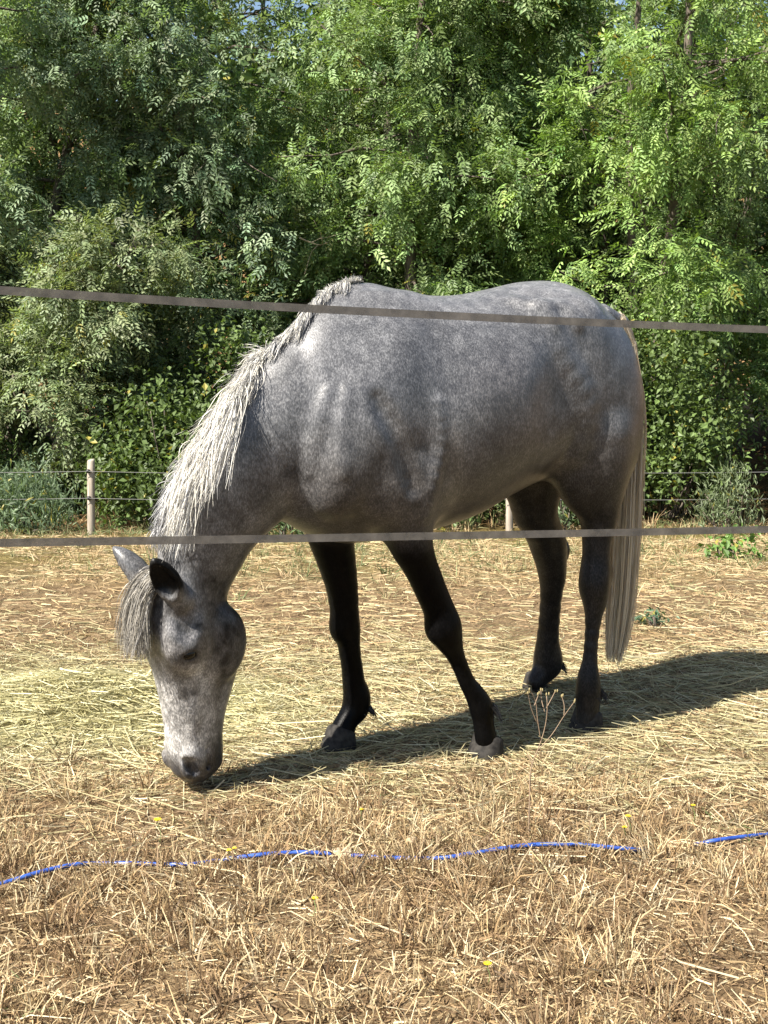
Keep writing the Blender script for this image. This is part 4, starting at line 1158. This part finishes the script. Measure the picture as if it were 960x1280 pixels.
# the far wire fence
FY = on_ground(114, 669)
f2 = tag(empty('wire_fence', (0, FY[1], float(gz(0, FY[1])))), 'low wire fence on pale wooden stakes at the foot of the hedgerow', 'fence')
fo2 = np.array(f2.location)
sp_x = FY[0]; d_x = px_x(640, FY[1] - .1) - sp_x
stk = [sp_x - d_x, sp_x, sp_x + d_x, sp_x + 2 * d_x]
htop = px2m_y = (669 - 574) * (FY[1] + .15) / FPX
hw = [(669 - 588) * (FY[1] + .15) / FPX, (669 - 621.5) * (FY[1] + .15) / FPX]
for i, x in enumerate(stk):
    z0 = float(gz(x, FY[1])); v, q, t = stake_mesh(htop, .062, ((.03, .0) if i == 1 else (-.01, .01)), 20 + i)
    po = np_mesh('stake', v + np.array([x, FY[1], z0]) - fo2, [q, t], STAKE, f2, smooth=True)
    for h in hw:
        V, Q, T = uv_ball(np.array([x, FY[1] - .042, z0 + h]) - fo2, (.02, .016, .018), np.eye(3)); np_mesh('insulator', V, [Q, T], BLACKP, po, smooth=True)
for h in hw:
    pts = []
    for a, c in zip(stk[:-1], stk[1:]):
        for u in np.linspace(0, 1, 9)[:-1]:
            x = a + (c - a) * u; zz = (gz(a, FY[1]) * (1 - u) + gz(c, FY[1]) * u) + h - .05 * 4 * u * (1 - u) * .4
            pts.append((x, FY[1] - .055, zz))
    pts.append((stk[-1], FY[1] - .055, gz(stk[-1], FY[1]) + h))
    v, q, t = tube(np.array(pts) - fo2, .0024, 6); np_mesh('wire', v, [q, t], WIRE, f2, smooth=True)

# ================================================================== the blue hose
hose_m, nt, b = new_mat('blue_plastic')
tc = nd(nt, 'ShaderNodeTexCoord'); n_ = nd(nt, 'ShaderNodeTexNoise', in_Scale=40.0, in_Detail=3.0); nt.links.new(tc.outputs['Object'], n_.inputs['Vector'])
r = ramp(nt, n_.outputs['Fac'], [(.35, (.014, .045, .25)), (.7, (.05, .12, .42))]); nt.links.new(r.outputs[0], b.inputs['Base Color'])
b.inputs['Roughness'].default_value = .35
hpx = [(-330, 1150), (-150, 1128), (0, 1104), (55, 1089), (98, 1080), (125, 1079), (160, 1079), (190, 1080), (245, 1078), (264, 1074), (300, 1068), (370, 1062), (405, 1063), (440, 1066), (490, 1070), (518, 1071), (534, 1072), (552, 1071), (600, 1064), (660, 1055), (720, 1052), (783, 1055), (815, 1057), (860, 1053), (885, 1047), (932, 1041), (960, 1039), (1120, 1030), (1300, 1040)]
hh_ = [0, 0, .016, .018, .018, .006, .012, .008, .013, .004, .020, .026, .024, .020, .020, .018, .006, .018, .022, .027, .027, .024, -.006, -.004, .020, .020, .006, 0, 0]
H0 = at_ground(480, 1068)
P = np.array([at_ground(a, c, float(h)) for (a, c), h in zip(hpx, hh_)])
P[:, 2] += gz(P[:, 0], P[:, 1]) - .004
v, q, t = tube(resample(P - H0, 160), .0058, 10)
tag(np_mesh('hose', v, [q, t], hose_m, smooth=True, loc=H0), 'thin blue plastic hose lying across the dry grass', 'hose')

# ================================================================== stones
stone_m, nt, b = new_mat('field_stone')
tc = nd(nt, 'ShaderNodeTexCoord'); n_ = nd(nt, 'ShaderNodeTexNoise', in_Scale=45.0, in_Detail=6.0); nt.links.new(tc.outputs['Object'], n_.inputs['Vector'])
r = ramp(nt, n_.outputs['Fac'], [(.3, (.24, .18, .11)), (.7, (.47, .38, .26))]); nt.links.new(r.outputs[0], b.inputs['Base Color']); b.inputs['Roughness'].default_value = .9
for i, (px, py, s_, lab) in enumerate([(428, 1073, .034, 'tan field stone lying against the blue hose'), (515, 1054, .017, 'small pale stone just beyond the blue hose'), (668, 1066, .014, 'small pale pebble on the near side of the blue hose'),
                                       (690, 1029, .014, 'small flat pebble beyond the hose beside the dry weed'), (400, 1022, .016, 'small pebble in the straw between the nose and the hose')]):
    p = at_ground(px, py); rg = np.random.default_rng(40 + i)
    V, Q, T = uv_ball((0, 0, 0), (1, 1, 1), np.eye(3), 14, 10)
    dirs_ = rg.normal(size=(9, 3)); dirs_ /= np.linalg.norm(dirs_, axis=1)[:, None]; off_ = rg.uniform(.72, .95, 9)
    for dd, oo in zip(dirs_, off_):
        e = V @ dd - oo; V = V - np.where(e > 0, e * .85, 0)[:, None] * dd
    V = V * np.array([s_, s_ * .8, s_ * .62]) ; V[:, 2] += s_ * .35
    tag(np_mesh('stone', V, [Q, T], stone_m, loc=(p[0], p[1], float(gz(p[0], p[1]))), smooth=False), lab, 'stone')

# ================================================================== yellow flowers
pet_m, nt, b = new_mat('yellow_petal'); b.inputs['Base Color'].default_value = (.82, .62, .02, 1); b.inputs['Roughness'].default_value = .6
stem_m, nt, b = new_mat('green_stem'); b.inputs['Base Color'].default_value = (.14, .19, .06, 1); b.inputs['Roughness'].default_value = .7
def flower(px, py, r, h, label, seed, group=None):
    rg = np.random.default_rng(seed)
    w = at_ground(px, py, h); base = np.array([w[0], w[1], float(gz(w[0], w[1]))])
    t = tag(empty('yellow_flower', base), label, 'flower', group)
    e = np.array([rg.normal(0, .006), rg.normal(0, .006), h])
    P = np.stack([np.linspace(0, e[0], 6) ** 1, np.linspace(0, e[1], 6), np.linspace(-.005, h, 6)], -1); P[2:4, 0] += .004
    v, q, tt = tube(P, .0011, 5); np_mesh('stem', v, [q, tt], stem_m, t, smooth=True)
    V = []; n = 22
    for k in range(n):
        a = k / n * 6.283 + rg.normal() * .08; rr = r * (1 if k % 2 else .68); up = .15 if k % 2 else .45
        d = np.array([math.cos(a), math.sin(a), up]); s_ = np.array([-math.sin(a), math.cos(a), 0])
        V += [e, e + d * rr * .6 + s_ * r * .17, e + d * rr, e + d * rr * .6 - s_ * r * .17]
    np_mesh('flower_head', V, quads_of(n), pet_m, t)
    V, Q, T = uv_ball(e - np.array([0, 0, .002]), (.0028, .0028, .0035), np.eye(3), 8, 6); np_mesh('calyx', V, [Q, T], stem_m, t, smooth=True)
FL = [(200, 1023, .0125, .07, 'yellow daisy-like flower in the hay in front of the nose'),
      (288, 1060, .009, .04, 'yellow flower touching the blue hose, one of a close pair'),
      (296, 1057, .008, .04, 'yellow flower touching the blue hose, one of a close pair'),
      (391, 1128, .009, .04, 'yellow flower in the stubble nearer than the tan stone'),
      (611, 1205, .0105, .05, 'lone yellow flower in the foreground stubble by the tape fence'),
      (788, 1017, .010, .05, 'yellow flower in the straw, taller of the two beyond the right stretch of hose'),
      (779, 1030, .009, .04, 'low yellow flower beside the taller one beyond the hose'),
      (868, 1004, .008, .05, 'small yellow flower in the straw beside the long shadow'),
      (447, 1010, .008, .05, 'small yellow flower in the hay between the front hooves and the hose')]
for i, (a, c, r, h, lab) in enumerate(FL): flower(a, c, r, h, lab, 60 + i, 'pair of yellow flowers by the hose' if 'pair' in lab else None)

# ================================================================== the dry branching weed
dry_m, nt, b = new_mat('dry_stalk'); b.inputs['Base Color'].default_value = (.24, .17, .11, 1); b.inputs['Roughness'].default_value = .8
seed_m, nt, b = new_mat('dry_seed_head'); b.inputs['Base Color'].default_value = (.28, .23, .11, 1); b.inputs['Roughness'].default_value = .8
wp = at_ground(661, 1045); D_ = wp[1]
def wpt(px, py, dy=0.0): return at_depth(px, py, D_ + dy) - wp
weed = tag(empty('dry_weed', wp), 'tall dried branching weed with yellow seed heads in front of the hind hooves', 'plant')
main = resample([np.array([0, 0, -.01]), wpt(662, 1000), wpt(665, 955, .01), wpt(672, 938, .01), wpt(681, 910, .01), wpt(684, 880, .0), wpt(683, 868, 0)], 20)
v, q, t = tube(main, np.linspace(.0022, .0010, 20), 6); np_mesh('stem', v, [q, t], dry_m, weed, smooth=True)
heads = []
for pts in ([(672, 938), (690, 918), (705, 895), (718, 877)], [(705, 895), (705, 880), (702, 870)], [(676, 925), (672, 900), (668, 872), (662, 862)], [(668, 882), (674, 866)], [(683, 885), (690, 872), (694, 864)], [(672, 905), (664, 885), (660, 866)], [(681, 890), (677, 875), (676, 862)], [(665, 955), (658, 940)]):
    rg = np.random.default_rng(int(sum(a for a, _ in pts))); dy = rg.normal(0, .03)
    P = np.array([wpt(a, c, .01 + dy * k / len(pts)) for k, (a, c) in enumerate(pts)])
    v, q, t = tube(resample(P, 10), np.linspace(.0014, .0008, 10), 5); np_mesh('branch', v, [q, t], dry_m, weed, smooth=True)
    heads.append(P[-1])
heads.append(main[-1])
for e in heads:
    for k in range(2):
        rg = np.random.default_rng(int(abs(e[0]) * 1e5) + k)
        c = e + rg.normal(size=3) * np.array([.006, .006, .004]) * k
        V, Q, T = uv_ball(c, (.0021, .0021, .005), np.eye(3), 8, 6); np_mesh('seed_head', V, [Q, T], seed_m, weed, smooth=True)
